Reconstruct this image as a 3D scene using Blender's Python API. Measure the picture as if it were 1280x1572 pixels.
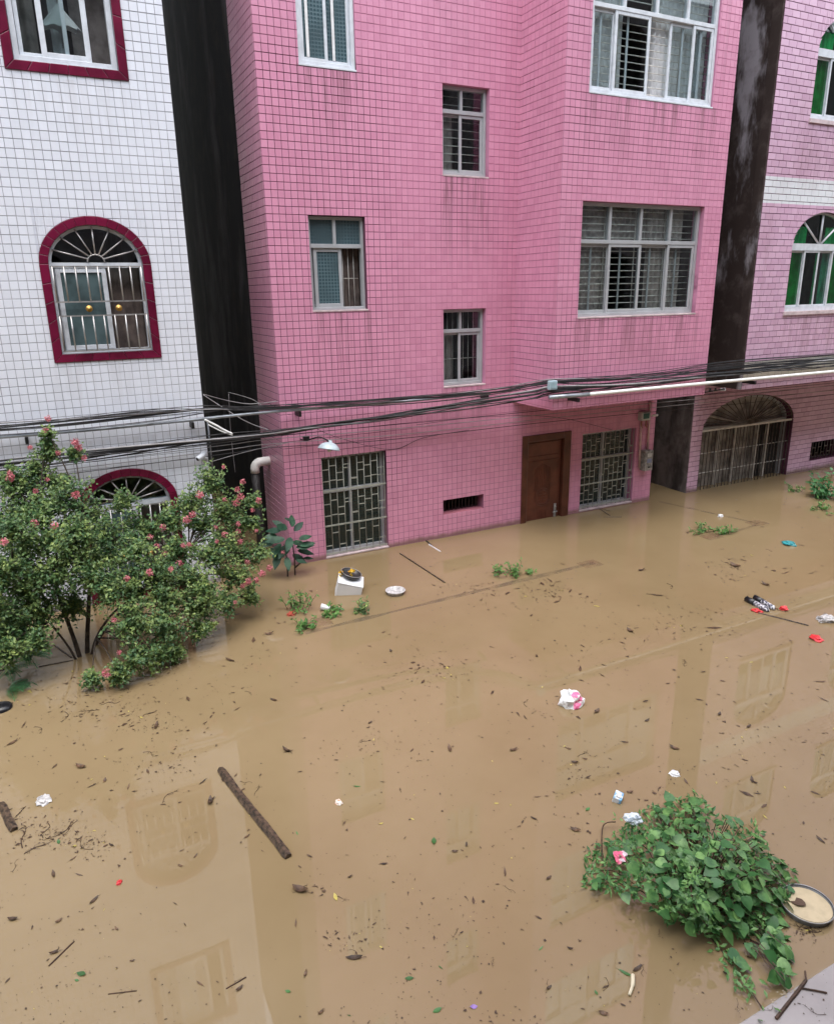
import bpy, math, random
from mathutils import Vector, Matrix, Euler
random.seed(7)
R = math.radians
for o in list(bpy.data.objects): bpy.data.objects.remove(o)
SC = bpy.context.scene
COL = SC.collection

# ---------------------------------------------------------------- camera
F_PX, CX, CY = 1116.26, 640.0, 786.0            # focal length and centre for a 1280 px wide frame
YAW, PITCH, ROLL = 0.466521, 0.295631, -0.016758
CAM = Vector((0.0, -10.5, 4.125))
fw = Vector((math.sin(YAW)*math.cos(PITCH), math.cos(YAW)*math.cos(PITCH), -math.sin(PITCH)))
rt0 = Vector((math.cos(YAW), -math.sin(YAW), 0)); up0 = rt0.cross(fw)
rt = math.cos(ROLL)*rt0 + math.sin(ROLL)*up0
up = -math.sin(ROLL)*rt0 + math.cos(ROLL)*up0
cd = bpy.data.cameras.new('camera'); cam = bpy.data.objects.new('camera', cd); COL.objects.link(cam)
m = Matrix.Identity(4)
for i in range(3):
    m[i][0] = rt[i]; m[i][1] = up[i]; m[i][2] = -fw[i]; m[i][3] = CAM[i]
cam.matrix_world = m
cd.sensor_fit = 'HORIZONTAL'; cd.sensor_width = 36; cd.lens = 36*F_PX/1280
cd.clip_start = 0.05; cd.clip_end = 500
SC.camera = cam

# ---------------------------------------------------------------- sky, sun, exposure (overcast daylight)
SUN_EL, SUN_AZ = R(76), R(200)                  # azimuth measured from +Y clockwise: behind the camera, to its left
wd = bpy.data.worlds.new('World'); SC.world = wd; wd.use_nodes = True
wn, wl = wd.node_tree.nodes, wd.node_tree.links
sky = wn.new('ShaderNodeTexSky'); sky.sky_type = 'NISHITA'; sky.sun_disc = False
sky.sun_elevation = SUN_EL; sky.sun_rotation = SUN_AZ; sky.air_density = 2.0; sky.dust_density = 3.0
hs = wn.new('ShaderNodeHueSaturation'); hs.inputs['Saturation'].default_value = 0.46
bg = wn['Background']; bg.inputs['Strength'].default_value = 0.15
wl.new(sky.outputs[0], hs.inputs['Color']); wl.new(hs.outputs[0], bg.inputs['Color'])
sd = bpy.data.lights.new('sun', 'SUN'); sd.energy = 0.5; sd.angle = R(80); sd.color = (1, 0.98, 0.96)
sun = bpy.data.objects.new('sun', sd); COL.objects.link(sun)
sdir = Vector((math.sin(SUN_AZ)*math.cos(SUN_EL), math.cos(SUN_AZ)*math.cos(SUN_EL), math.sin(SUN_EL)))
sun.rotation_euler = sdir.to_track_quat('Z', 'Y').to_euler(); sun.location = (0, -6, 30)
vs = SC.view_settings; vs.view_transform = 'Standard'; vs.look = 'None'; vs.gamma = 1.0; vs.exposure = 1.62
vs.use_curve_mapping = False

# ---------------------------------------------------------------- helpers: photograph pixel -> place in the world
def ray(px, py): return fw + (px-CX)/F_PX*rt - (py-CY)/F_PX*up
def onY(px, py, Y):
    d = ray(px, py); return CAM + d*((Y-CAM.y)/d.y)
def onZ(px, py, Z=0.0):
    d = ray(px, py); return CAM + d*((Z-CAM.z)/d.z)
def proj(P):
    d = Vector(P)-CAM; z = d.dot(fw); return CX+F_PX*d.dot(rt)/z, CY-F_PX*d.dot(up)/z, z

# ---------------------------------------------------------------- helpers: objects
WORLD = {}
def wpos(o): return WORLD.get(o.name, Vector((0, 0, 0))) if o else Vector((0, 0, 0))
def tag(o, label=None, cat=None, group=None, kind=None):
    if label: o['label'] = label
    if cat: o['category'] = cat
    if group: o['group'] = group
    if kind: o['kind'] = kind
    return o
def thing(name, label, cat, loc=(0, 0, 0), group=None):
    o = bpy.data.objects.new(name, None); COL.objects.link(o); o.location = loc; o.empty_display_size = .1
    WORLD[o.name] = Vector(loc)
    return tag(o, label, cat, group)
def put(name, me, parent=None, loc=(0, 0, 0), rot=None, scale=None):
    o = bpy.data.objects.new(name, me); COL.objects.link(o)
    WORLD[o.name] = Vector(loc)
    if parent:
        o.parent = parent; o.location = Vector(loc)-wpos(parent)
    else: o.location = loc
    if rot: o.rotation_euler = rot
    if scale: o.scale = (scale,)*3 if isinstance(scale, (int, float)) else scale
    return o
class MB:
    def __init__(s): s.v = []; s.f = []; s.mi = []; s.cur = 0; s.t = []; s.tint = None
    def face(s, pts):
        n = len(s.v); s.v.extend(tuple(p) for p in pts); s.f.append(tuple(range(n, n+len(pts)))); s.mi.append(s.cur)
        if s.tint is not None: s.t.extend([s.tint]*len(pts))
    def poly(s, vs, fs):
        n = len(s.v); s.v.extend(tuple(p) for p in vs)
        for f in fs: s.f.append(tuple(n+i for i in f)); s.mi.append(s.cur)
        if s.tint is not None: s.t.extend([s.tint]*len(vs))
    def box(s, x0, x1, y0, y1, z0, z1):
        if x0 > x1: x0, x1 = x1, x0
        if y0 > y1: y0, y1 = y1, y0
        if z0 > z1: z0, z1 = z1, z0
        s.poly([(x0,y0,z0),(x1,y0,z0),(x1,y1,z0),(x0,y1,z0),(x0,y0,z1),(x1,y0,z1),(x1,y1,z1),(x0,y1,z1)],
               [(0,3,2,1),(4,5,6,7),(0,1,5,4),(1,2,6,5),(2,3,7,6),(3,0,4,7)])
        return s
    def frame(s, x0, x1, z0, z1, y0, y1, w, wb=None):       # four bars round a rectangle in a wall of constant Y
        wb = wb or w
        s.box(x0, x0+w, y0, y1, z0, z1); s.box(x1-w, x1, y0, y1, z0, z1)
        s.box(x0+w, x1-w, y0, y1, z0, z0+wb); s.box(x0+w, x1-w, y0, y1, z1-w, z1)
        return s
    def tube(s, pts, r, n=6, caps=True):
        pts = [Vector(p) for p in pts]; rs = r if isinstance(r, (list, tuple)) else [r]*len(pts)
        base = len(s.v); nv = 0; prev = None; vs = []
        for i, p in enumerate(pts):
            t = (pts[min(i+1, len(pts)-1)]-pts[max(i-1, 0)])
            if t.length < 1e-9: t = Vector((0, 0, 1))
            t.normalize()
            if prev is None:
                a = Vector((0, 0, 1)) if abs(t.z) < .9 else Vector((1, 0, 0)); u = t.cross(a).normalized()
            else:
                u = prev - t*prev.dot(t)
                u = u.normalized() if u.length > 1e-6 else t.orthogonal().normalized()
            prev = u; w = t.cross(u)
            for k in range(n):
                a = 2*math.pi*k/n; vs.append(p + (u*math.cos(a)+w*math.sin(a))*rs[i])
        fs = []
        for i in range(len(pts)-1):
            for k in range(n):
                fs.append((i*n+k, i*n+(k+1) % n, (i+1)*n+(k+1) % n, (i+1)*n+k))
        if caps: fs.append(tuple(range(n-1, -1, -1))); fs.append(tuple((len(pts)-1)*n+k for k in range(n)))
        s.poly(vs, fs); return s
    def lathe(s, prof, n=20, c=(0, 0, 0), sx=1, sy=1):
        vs = []; fs = []
        for r, z in prof:
            for k in range(n):
                a = 2*math.pi*k/n; vs.append((c[0]+r*sx*math.cos(a), c[1]+r*sy*math.sin(a), c[2]+z))
        for i in range(len(prof)-1):
            for k in range(n): fs.append((i*n+k, i*n+(k+1) % n, (i+1)*n+(k+1) % n, (i+1)*n+k))
        s.poly(vs, fs); return s
    def mesh(s, name, mat, smooth=False):
        me = bpy.data.meshes.new(name); me.from_pydata(s.v, [], s.f)
        for k in (mat if isinstance(mat, (list, tuple)) else [mat]): me.materials.append(k)
        if any(s.mi): me.polygons.foreach_set('material_index', s.mi)
        if s.t:
            at = me.attributes.new('tint', 'FLOAT', 'POINT'); at.data.foreach_set('value', s.t)
        if smooth: me.polygons.foreach_set('use_smooth', [True]*len(s.f))
        me.update(); return me
    def build(s, name, mat, parent=None, smooth=False):
        o = put(name, s.mesh(name, mat, smooth), parent); return o
def bend(o, w=.003, seg=2):
    b = o.modifiers.new('bevel', 'BEVEL'); b.width = w; b.segments = seg; b.limit_method = 'ANGLE'; return o

# ---------------------------------------------------------------- materials
class NT:
    def __init__(s, name):
        s.m = bpy.data.materials.new(name); s.m.use_nodes = True; s.n = s.m.node_tree.nodes; s.l = s.m.node_tree.links
        s.p = s.n['Principled BSDF']; s.geo = None
    def pos(s):
        if not s.geo: s.geo = s.n.new('ShaderNodeNewGeometry')
        return s.geo.outputs['Position']
    def set(s, sock, v):
        if isinstance(v, bpy.types.NodeSocket): s.l.new(v, sock)
        elif isinstance(v, (tuple, list)) and len(v) == 3 and sock.type == 'RGBA': sock.default_value = (*v, 1)
        else: sock.default_value = v
    def math(s, op, a, b=0.0, clamp=False, c=None):
        n = s.n.new('ShaderNodeMath'); n.operation = op; n.use_clamp = clamp
        s.set(n.inputs[0], a); s.set(n.inputs[1], b)
        if c is not None: s.set(n.inputs[2], c)
        return n.outputs[0]
    def vec(s, v, scale):
        n = s.n.new('ShaderNodeVectorMath'); n.operation = 'MULTIPLY'; s.set(n.inputs[0], v); n.inputs[1].default_value = scale; return n.outputs[0]
    def noise(s, scale, detail=3, rough=.55, vec=None, stretch=None):
        n = s.n.new('ShaderNodeTexNoise'); n.inputs['Scale'].default_value = scale; n.inputs['Detail'].default_value = detail; n.inputs['Roughness'].default_value = rough
        v = vec if vec is not None else s.pos()
        if stretch: v = s.vec(v, stretch)
        s.l.new(v, n.inputs['Vector']); return n.outputs['Fac']
    def ramp(s, f, a, b):
        n = s.n.new('ShaderNodeMapRange'); n.interpolation_type = 'SMOOTHSTEP'; s.set(n.inputs[0], f); n.inputs[1].default_value = a; n.inputs[2].default_value = b; return n.outputs[0]
    def mix(s, f, a, b, mode='MIX'):
        n = s.n.new('ShaderNodeMix'); n.data_type = 'RGBA'; n.blend_type = mode
        s.set(n.inputs[0], f); s.set(n.inputs[6], a); s.set(n.inputs[7], b); return n.outputs[2]
    def bump(s, h, strength=.3, dist=.01):
        n = s.n.new('ShaderNodeBump'); n.inputs['Strength'].default_value = strength; n.inputs['Distance'].default_value = dist
        s.l.new(h, n.inputs['Height']); s.l.new(n.outputs[0], s.p.inputs['Normal'])
    def base(s, c, rough=.5, metal=0.0, spec=.5):
        s.set(s.p.inputs['Base Color'], c); s.set(s.p.inputs['Roughness'], rough); s.set(s.p.inputs['Metallic'], metal)
        s.p.inputs['Specular IOR Level'].default_value = spec; return s.m
def objrand(t):
    n = t.n.new('ShaderNodeObjectInfo'); return n.outputs['Random']
def M(name, c, rough=.5, metal=0.0, var=.15, vs_=6.0, bump=0.0, bs=60.0, spec=.5, alt=None, orand=0.0):
    t = NT(name); f = t.noise(vs_, 4)
    c2 = alt or tuple(x*(1-var*2) for x in c)
    col = t.mix(t.ramp(f, .35, .7), c, c2)
    if orand:
        v = t.math('MULTIPLY_ADD', objrand(t), orand*2, c=1-orand)
        cm = t.n.new('ShaderNodeCombineColor')
        for i in range(3): t.l.new(v, cm.inputs[i])
        col = t.mix(1.0, col, cm.outputs[0], 'MULTIPLY')
    if bump: t.bump(t.noise(bs, 3), bump, .004)
    return t.base(col, rough, metal, spec)
def leafmat(name, a, b, orand=.25, trans=.25, rough=.4):
    t = NT(name); at = t.n.new('ShaderNodeAttribute'); at.attribute_name = 'tint'
    v = t.math('MAXIMUM', at.outputs['Fac'], t.math('MULTIPLY', objrand(t), t.math('LESS_THAN', at.outputs['Fac'], .001)))
    col = t.mix(v, a, b); col = t.mix(t.ramp(t.noise(14, 3), .3, .75), col, tuple(x*.7 for x in a))
    t.base(col, rough, 0, .4)
    tr = t.n.new('ShaderNodeBsdfTranslucent'); t.l.new(col, tr.inputs[0])
    mx = t.n.new('ShaderNodeMixShader'); mx.inputs[0].default_value = trans
    out = t.n['Material Output']
    t.l.new(t.p.outputs[0], mx.inputs[1]); t.l.new(tr.outputs[0], mx.inputs[2]); t.l.new(mx.outputs[0], out.inputs[0])
    return t.m
def streaks(t, boxes, axis='X'):
    """rain-washed dirt running down below sills: list of (x0, x1, z_top, length)"""
    sp = t.n.new('ShaderNodeSeparateXYZ'); t.l.new(t.pos(), sp.inputs[0]); x, z = sp.outputs[axis], sp.outputs['Z']
    tot = None
    for x0, x1, zt, ln in boxes:
        a = t.math('MULTIPLY', t.ramp(x, x0-.05, x0+.06), t.math('SUBTRACT', 1.0, t.ramp(x, x1-.06, x1+.05)))
        d = t.math('SUBTRACT', zt, z)
        b = t.math('MULTIPLY', t.math('GREATER_THAN', d, 0.0), t.math('SUBTRACT', 1.0, t.math('DIVIDE', d, ln), True))
        k = t.math('MULTIPLY', a, b)
        tot = k if tot is None else t.math('MAXIMUM', tot, k)
    st = t.ramp(t.noise(1.0, 4, .6, stretch=(11, 11, .7)), .42, .68)
    return t.math('MULTIPLY', tot, st)
def tilemat(name, a, b, rough, boxes, dirt, dirtc, stip=0.0, stain=.5, bands=None, bandc=None):
    t = NT(name); at = t.n.new('ShaderNodeAttribute'); at.attribute_name = 'tint'
    v = t.math('MAXIMUM', at.outputs['Fac'], t.math('MULTIPLY', objrand(t), t.math('LESS_THAN', at.outputs['Fac'], .001)))
    col = t.mix(v, a, b)
    if bands:
        sp = t.n.new('ShaderNodeSeparateXYZ'); t.l.new(t.pos(), sp.inputs[0])
        for (z0, z1), bc in zip(bands, bandc):
            k = t.math('MULTIPLY', t.math('GREATER_THAN', sp.outputs['Z'], z0), t.math('LESS_THAN', sp.outputs['Z'], z1))
            col = t.mix(k, col, bc)
    big = t.ramp(t.noise(.7, 5, .6), .45, .8)
    col = t.mix(t.math('MULTIPLY', big, dirt), col, dirtc)
    vst = t.ramp(t.noise(1.0, 4, .6, stretch=(6, 6, .35)), .55, .8)
    col = t.mix(t.math('MULTIPLY', vst, dirt*1.1), col, dirtc)
    if boxes: col = t.mix(t.math('MULTIPLY', streaks(t, boxes), stain), col, dirtc)
    sp2 = t.n.new('ShaderNodeSeparateXYZ'); t.l.new(t.pos(), sp2.inputs[0])
    tide = t.math('SUBTRACT', 1.0, t.ramp(t.math('ADD', sp2.outputs['Z'], t.math('MULTIPLY', t.noise(5, 4), -.12)), -.03, .07))
    col = t.mix(t.math('MULTIPLY', tide, .75), col, (.16, .11, .07))
    if stip: t.bump(t.noise(170, 2), stip, .003)
    else: t.bump(t.noise(26, 2), .06, .01)
    return t.base(col, rough, 0, .5)
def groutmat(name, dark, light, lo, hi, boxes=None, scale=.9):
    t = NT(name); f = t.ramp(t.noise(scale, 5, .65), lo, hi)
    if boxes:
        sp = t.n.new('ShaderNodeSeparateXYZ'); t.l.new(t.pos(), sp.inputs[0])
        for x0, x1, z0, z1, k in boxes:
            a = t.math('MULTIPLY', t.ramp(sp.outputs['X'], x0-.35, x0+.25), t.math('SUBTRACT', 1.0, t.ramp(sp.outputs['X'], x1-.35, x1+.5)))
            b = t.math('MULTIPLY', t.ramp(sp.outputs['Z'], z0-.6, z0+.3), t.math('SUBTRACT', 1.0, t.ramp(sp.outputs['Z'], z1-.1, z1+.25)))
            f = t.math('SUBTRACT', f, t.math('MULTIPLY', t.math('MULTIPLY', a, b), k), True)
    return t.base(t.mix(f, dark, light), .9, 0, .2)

PINK_ST = [(3.6, 4.55, 3.86, 1.3), (5.75, 6.65, 5.8, 1.6), (5.75, 6.65, 2.6, .9), (3.6, 4.5, 7.05, 1.1), (7.5, 10.2, 3.68, .9), (7.5, 10.2, 6.83, .9)]
m_pink = tilemat('pink_glazed_tile', (.665, .297, .43), (.61, .258, .385), .28, PINK_ST, .3, (.33, .15, .2), stain=1.0)
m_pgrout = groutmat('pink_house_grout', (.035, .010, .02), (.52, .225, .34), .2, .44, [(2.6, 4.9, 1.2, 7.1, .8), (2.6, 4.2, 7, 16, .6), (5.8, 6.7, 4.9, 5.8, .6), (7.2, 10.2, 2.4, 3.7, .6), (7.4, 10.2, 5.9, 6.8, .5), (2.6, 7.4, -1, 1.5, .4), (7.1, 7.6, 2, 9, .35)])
m_white = tilemat('white_stippled_tile', (.765, .785, .86), (.71, .73, .80), .3, [(0.1, 1.5, 6.55, .9), (0.1, 1.5, 3.3, .9), (-1.3, 1.9, 2.3, .5)], .12, (.5, .48, .5), stip=.35, stain=.35)
m_wgrout = groutmat('white_house_grout', (.16, .16, .18), (.46, .46, .5), .3, .7)
m_lilac = tilemat('lilac_split_tile', (.67, .44, .585), (.57, .35, .49), .32, [(12.3, 14.2, 3.6, 1.3), (12.3, 14.2, 6.84, 1.3)], .3, (.3, .17, .2), stip=.5, stain=.75,
                  bands=[(5.485, 5.91), (2.43, 2.775)], bandc=[(.74, .76, .8), (.52, .5, .44)])
m_lgrout = groutmat('lilac_house_grout', (.07, .025, .05), (.16, .06, .1), .3, .7)
m_maroon = M('maroon_glazed_trim', (.16, .008, .038), .22, var=.2, vs_=3, orand=.18)
m_alu = M('dull_aluminium', (.44, .45, .47), .4, .15, var=.06, vs_=5)
m_aluw = M('white_window_frame', (.64, .67, .72), .4, 0, var=.08, vs_=9)
m_steel = M('stainless_bar', (.50, .48, .47), .35, .6, var=.2)
m_grille = M('greenish_grey_grille', (.40, .41, .36), .45, .1, var=.15, vs_=8)
m_rustbar = M('dull_brown_steel_bar', (.13, .105, .09), .55, .4, var=.3, vs_=12)
m_palebar = M('tarnished_cream_bar', (.68, .65, .60), .45, .1, var=.12, vs_=8)
m_brass = M('brass', (.40, .24, .07), .3, .8, var=.1)
m_conc = M('stained_concrete', (.23, .21, .2), .85, var=.3, vs_=1.5, bump=.4, bs=20)
m_sill = M('pale_pink_sill', (.62, .5, .52), .6, var=.15)
m_dark = M('unlit_room', (.03, .028, .026), .9, var=.2)
m_pvc = M('white_plastic_pipe', (.82, .82, .81), .35, var=.03)
m_cable = M('black_cable_sheath', (.018, .017, .02), .45, var=.2)
m_cablegrey = M('grey_cable_sheath', (.34, .33, .34), .45, var=.2)
m_iron = M('black_iron', (.02, .018, .018), .5, .3)
m_galv = M('galvanised_pipe', (.36, .39, .43), .38, .5, var=.2)
m_soffit = M('pink_painted_plaster', (.5, .17, .22), .7, var=.15, vs_=2)
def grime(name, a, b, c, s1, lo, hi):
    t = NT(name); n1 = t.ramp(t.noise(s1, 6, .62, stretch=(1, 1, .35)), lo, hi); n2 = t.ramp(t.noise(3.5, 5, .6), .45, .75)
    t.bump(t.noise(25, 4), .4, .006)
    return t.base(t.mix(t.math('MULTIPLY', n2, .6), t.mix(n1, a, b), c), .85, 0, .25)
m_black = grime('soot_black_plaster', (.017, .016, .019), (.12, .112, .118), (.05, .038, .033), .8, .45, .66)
m_mould = grime('mouldy_brown_plaster', (.04, .028, .025), (.34, .32, .35), (.12, .095, .09), 1.15, .525, .63)
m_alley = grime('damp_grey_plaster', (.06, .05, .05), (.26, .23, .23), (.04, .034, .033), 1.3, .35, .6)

def glassmat(name, tint, gloss=1.5, rough=.015):
    t = NT(name); tr = t.n.new('ShaderNodeBsdfTransparent'); tr.inputs[0].default_value = (*tint, 1)
    gl = t.n.new('ShaderNodeBsdfGlossy'); gl.inputs['Roughness'].default_value = rough; gl.inputs[0].default_value = (.9, .93, .95, 1)
    fr = t.n.new('ShaderNodeFresnel'); fr.inputs[0].default_value = 1.5
    mx = t.n.new('ShaderNodeMixShader'); t.pos(); t.l.new(t.math('MULTIPLY', t.math('MULTIPLY', fr.outputs[0], gloss, True), t.math('SUBTRACT', 1.0, t.geo.outputs['Backfacing'])), mx.inputs[0])
    t.l.new(tr.outputs[0], mx.inputs[1]); t.l.new(gl.outputs[0], mx.inputs[2]); t.l.new(mx.outputs[0], t.n['Material Output'].inputs[0])
    t.n.remove(t.p); return t.m
m_glass = glassmat('clear_window_glass', (.86, .9, .9), 2.4)
m_glassteal = glassmat('teal_tinted_glass', (.55, .74, .76), 2.4)
m_glassgreen = glassmat('green_tinted_glass', (.28, .72, .52), 1.6)
def dotglass(name, a, b):
    t = NT(name); sp = t.n.new('ShaderNodeSeparateXYZ'); t.l.new(t.pos(), sp.inputs[0])
    k = 2*math.pi/.095
    s = t.math('MULTIPLY', t.math('SINE', t.math('MULTIPLY', sp.outputs['X'], k)), t.math('SINE', t.math('MULTIPLY', sp.outputs['Z'], k)))
    f = t.ramp(t.math('ABSOLUTE', s), .3, .6); t.bump(f, .25, .004)
    c = t.mix(f, a, b); c = t.mix(t.ramp(t.noise(2.2, 3), .35, .7), c, tuple(x*.6 for x in a))
    return t.base(c, .12, 0, .6)
m_dot = dotglass('teal_patterned_glass', (.10, .155, .175), (.04, .075, .09))
m_dotdark = dotglass('dark_patterned_glass', (.022, .04, .038), (.010, .02, .02))
m_tealsolid = M('dull_teal_reflective_glass', (.10, .15, .16), .08, var=.3, vs_=2.5)
m_curt_w = M('white_curtain', (.75, .75, .76), .8, var=.1)
m_curt_b = M('grey_brown_curtain', (.42, .36, .34), .85, var=.2)
m_curt_d = M('dim_brown_curtain', (.17, .13, .115), .85, var=.25)
m_curt_g = M('green_curtain', (.03, .50, .22), .8, var=.25)
m_door = M('brown_pressed_steel_door', (.17, .055, .034), .33, .15, var=.2, vs_=4, bump=.06, bs=80)
m_doorf = M('dark_brown_door_frame', (.12, .04, .024), .3, .15, var=.2, vs_=4)
m_bark = M('wet_bark', (.07, .05, .038), .8, var=.35, vs_=20, bump=.6, bs=60)
m_wood = M('soaked_dark_wood', (.10, .062, .038), .6, var=.45, vs_=30, bump=.9, bs=38)
m_twig = M('wet_twig', (.075, .038, .022), .7, var=.3, vs_=20)

# ---------------------------------------------------------------- the setting: water and the drowned street
t = NT('muddy_flood_water')
wc = t.mix(t.ramp(t.noise(.35, 5, .6), .3, .72), (.256, .187, .104), (.217, .155, .082))
t.bump(t.math('ADD', t.math('ADD', t.noise(2.2, 2, .5), t.math('MULTIPLY', t.noise(.5, 2), 2.0)), t.math('MULTIPLY', t.noise(9.0, 3, .6, stretch=(1, 2.6, 1)), .22)), .0042, .05)
t.base(wc, .004, 0, 1.0); t.p.inputs['IOR'].default_value = 1.37
m_water = t.m
b = MB(); b.face([(-40, -60, 0), (60, -60, 0), (60, 60, 0), (-40, 60, 0)])
tag(b.build('flood_water', m_water), 'smooth brown muddy flood water filling the lane', kind='structure')
m_mud = M('silty_ground', (.16, .11, .07), .9, var=.2)
b = MB(); b.face([(-150, -150, -.75), (150, -150, -.75), (150, 150, -.75), (-150, 150, -.75)])
tag(b.build('ground', m_mud), 'ground under the flood', kind='structure')

# ---------------------------------------------------------------- walls with openings, and tiles laid one by one
class Hole:
    def __init__(s, x0, x1, z0, z1, rise=0.0): s.x0, s.x1, s.z0, s.z1, s.rise = x0, x1, z0, z1, rise
    def top(s, x):
        if not s.rise: return s.z1
        c = (s.x0+s.x1)/2; h = (s.x1-s.x0)/2; k = max(0.0, 1-((x-c)/h)**2); return s.z1+s.rise*math.sqrt(k)
    def arch(s, n=18, grow=0.0):                       # points along the arch, left spring to right spring
        c = (s.x0+s.x1)/2; h = (s.x1-s.x0)/2+grow
        return [(c-h*math.cos(math.pi*i/n), s.z1+(s.rise+grow)*math.sin(math.pi*i/n)) for i in range(n+1)]
JV = .8                                           # upright joints are narrower than the beds
def front(Y): return lambda u, v, d: (u, Y-d, v)
def leftside(X): return lambda u, v, d: (X-d, u, v)
def wall(mb, mp, u0, u1, v0, v1, holes, thick):
    cuts = {u0, u1}
    for h in holes:
        cuts |= {h.x0, h.x1}
        if h.rise: cuts |= {p[0] for p in h.arch(20)}
    cuts = sorted(c for c in cuts if u0 <= c <= u1)
    for a, c in zip(cuts, cuts[1:]):
        if c-a < 1e-5: continue
        mid = (a+c)/2; hs_ = sorted((h for h in holes if h.x0 < mid < h.x1), key=lambda h: h.z0)
        lo = (v0, v0)
        segs = []
        for h in hs_: segs.append((lo, (h.z0, h.z0))); lo = (h.top(a), h.top(c))
        segs.append((lo, (v1, v1)))
        for (l0, l1), (t0, t1) in segs:
            if t0-l0 < 1e-4 and t1-l1 < 1e-4: continue
            q = [(a, l0), (c, l1), (c, t1), (a, t0)]
            vs_ = [mp(*p, 0) for p in q]+[mp(*p, -thick) for p in q]
            mb.poly(vs_, [(0, 1, 2, 3), (7, 6, 5, 4), (0, 4, 5, 1), (1, 5, 6, 2), (2, 6, 7, 3), (3, 7, 4, 0)])
def tile_quads(u0, u1, v0, v1, cw, rh, j, holes, brick=False, uoff=0.0, voff=0.0):
    out = []                                           # (quad, is_whole)
    r0 = int(math.floor((v0-voff)/rh)); r1 = int(math.ceil((v1-voff)/rh))
    for r in range(r0, r1):
        o = uoff+(cw*.5 if brick and r % 2 else 0)
        c0 = int(math.floor((u0-o)/cw)); c1 = int(math.ceil((u1-o)/cw))
        for c in range(c0, c1):
            a, b_ = o+c*cw+j*JV/2, o+(c+1)*cw-j*JV/2; z0, z1 = voff+r*rh+j/2, voff+(r+1)*rh-j/2
            fa, fb, f0, f1 = max(a, u0), min(b_, u1), max(z0, v0), min(z1, v1)
            whole = fa == a and fb == b_ and f0 == z0 and f1 == z1
            rects = [(fa, fb, f0, f1)]; quads = []
            for h in holes:
                nr = []
                for (p, q, s, w) in rects:
                    htop = h.z1+h.rise
                    if q <= h.x0 or p >= h.x1 or w <= h.z0 or s >= htop: nr.append((p, q, s, w)); continue
                    whole = False
                    if p < h.x0: nr.append((p, h.x0, s, w)); p = h.x0
                    if q > h.x1: nr.append((h.x1, q, s, w)); q = h.x1
                    if s < h.z0: nr.append((p, q, s, h.z0)); s = h.z0
                    if not h.rise:
                        if w > h.z1: nr.append((p, q, h.z1, w))
                    else:
                        for i in range(4):
                            e0, e1 = p+(q-p)*i/4, p+(q-p)*(i+1)/4; t0, t1 = max(h.top(e0), s), max(h.top(e1), s)
                            if t0 >= w and t1 >= w: continue
                            quads.append([(e0, min(t0, w)), (e1, min(t1, w)), (e1, w), (e0, w)])
                rects = nr
            for (p, q, s, w) in rects:
                if q-p > .006 and w-s > .006: quads.append([(p, s), (q, s), (q, w), (p, w)])
            for qd in quads: out.append((qd, whole))
    return out
def tile_geom(mb, mp, q, th, jit=.0007):
    b_ = .0022; cu = sum(p[0] for p in q)/4; cv = sum(p[1] for p in q)/4
    mb.tint = max(.02, random.random()**1.8)
    inn = [(p[0]+(b_ if p[0] < cu else -b_), p[1]+(b_ if p[1] < cv else -b_)) for p in q]
    tu, tv = random.uniform(-jit, jit), random.uniform(-jit, jit)
    o0 = random.uniform(-jit, jit)
    w = (max(p[0] for p in q)-min(p[0] for p in q))/2+1e-6; h = (max(p[1] for p in q)-min(p[1] for p in q))/2+1e-6
    vs_ = [mp(*p, .0004) for p in q]+[mp(*p, th+o0+tu*(p[0]-cu)/w+tv*(p[1]-cv)/h) for p in inn]
    mb.poly(vs_, [(4, 5, 6, 7), (0, 1, 5, 4), (1, 2, 6, 5), (2, 3, 7, 6), (3, 0, 4, 7)])
def lay(house, wall_part, sheets, mat, th, cw, rh, j, pick):
    """sheets: list of (mapper, quads). The 300 whole tiles that show largest become objects, the rest one mesh."""
    cand = []
    for si, (mp, quads) in enumerate(sheets):
        for qi, (q, whole) in enumerate(quads):
            if not whole: continue
            c = ((q[0][0]+q[1][0])/2, (q[0][1]+q[2][1])/2); P = mp(*c, 0); x, y, z = proj(P)
            if 4 < x < 1276 and 4 < y < 1568 and pick(si, c, x, y): cand.append((z, si, qi, c))
    cand.sort(); own = {(s, q): c for _, s, q, c in cand[:300]}
    field = MB(); field.tint = .5
    mb = MB(); hw, hh = cw/2-j*JV/2, rh/2-j/2; b_ = .0022
    mb.poly([(-hw, -.0004, -hh), (hw, -.0004, -hh), (hw, -.0004, hh), (-hw, -.0004, hh), (-hw+b_, -th, -hh+b_), (hw-b_, -th, -hh+b_), (hw-b_, -th, hh-b_), (-hw+b_, -th, hh-b_)],
            [(4, 5, 6, 7), (0, 1, 5, 4), (1, 2, 6, 5), (2, 3, 7, 6), (3, 0, 4, 7)])
    me = mb.mesh('tile', mat)
    for si, (mp, quads) in enumerate(sheets):
        for qi, (q, whole) in enumerate(quads):
            if (si, qi) in own:
                P = mp(*own[(si, qi)], random.uniform(-.0005, .0005))
                put('tile', me, wall_part, P, (random.uniform(-.013, .013), 0, random.uniform(-.013, .013)))
            else: tile_geom(field, mp, q, th)
    tag(field.build('tile_field', mat, house), kind='stuff')

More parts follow.
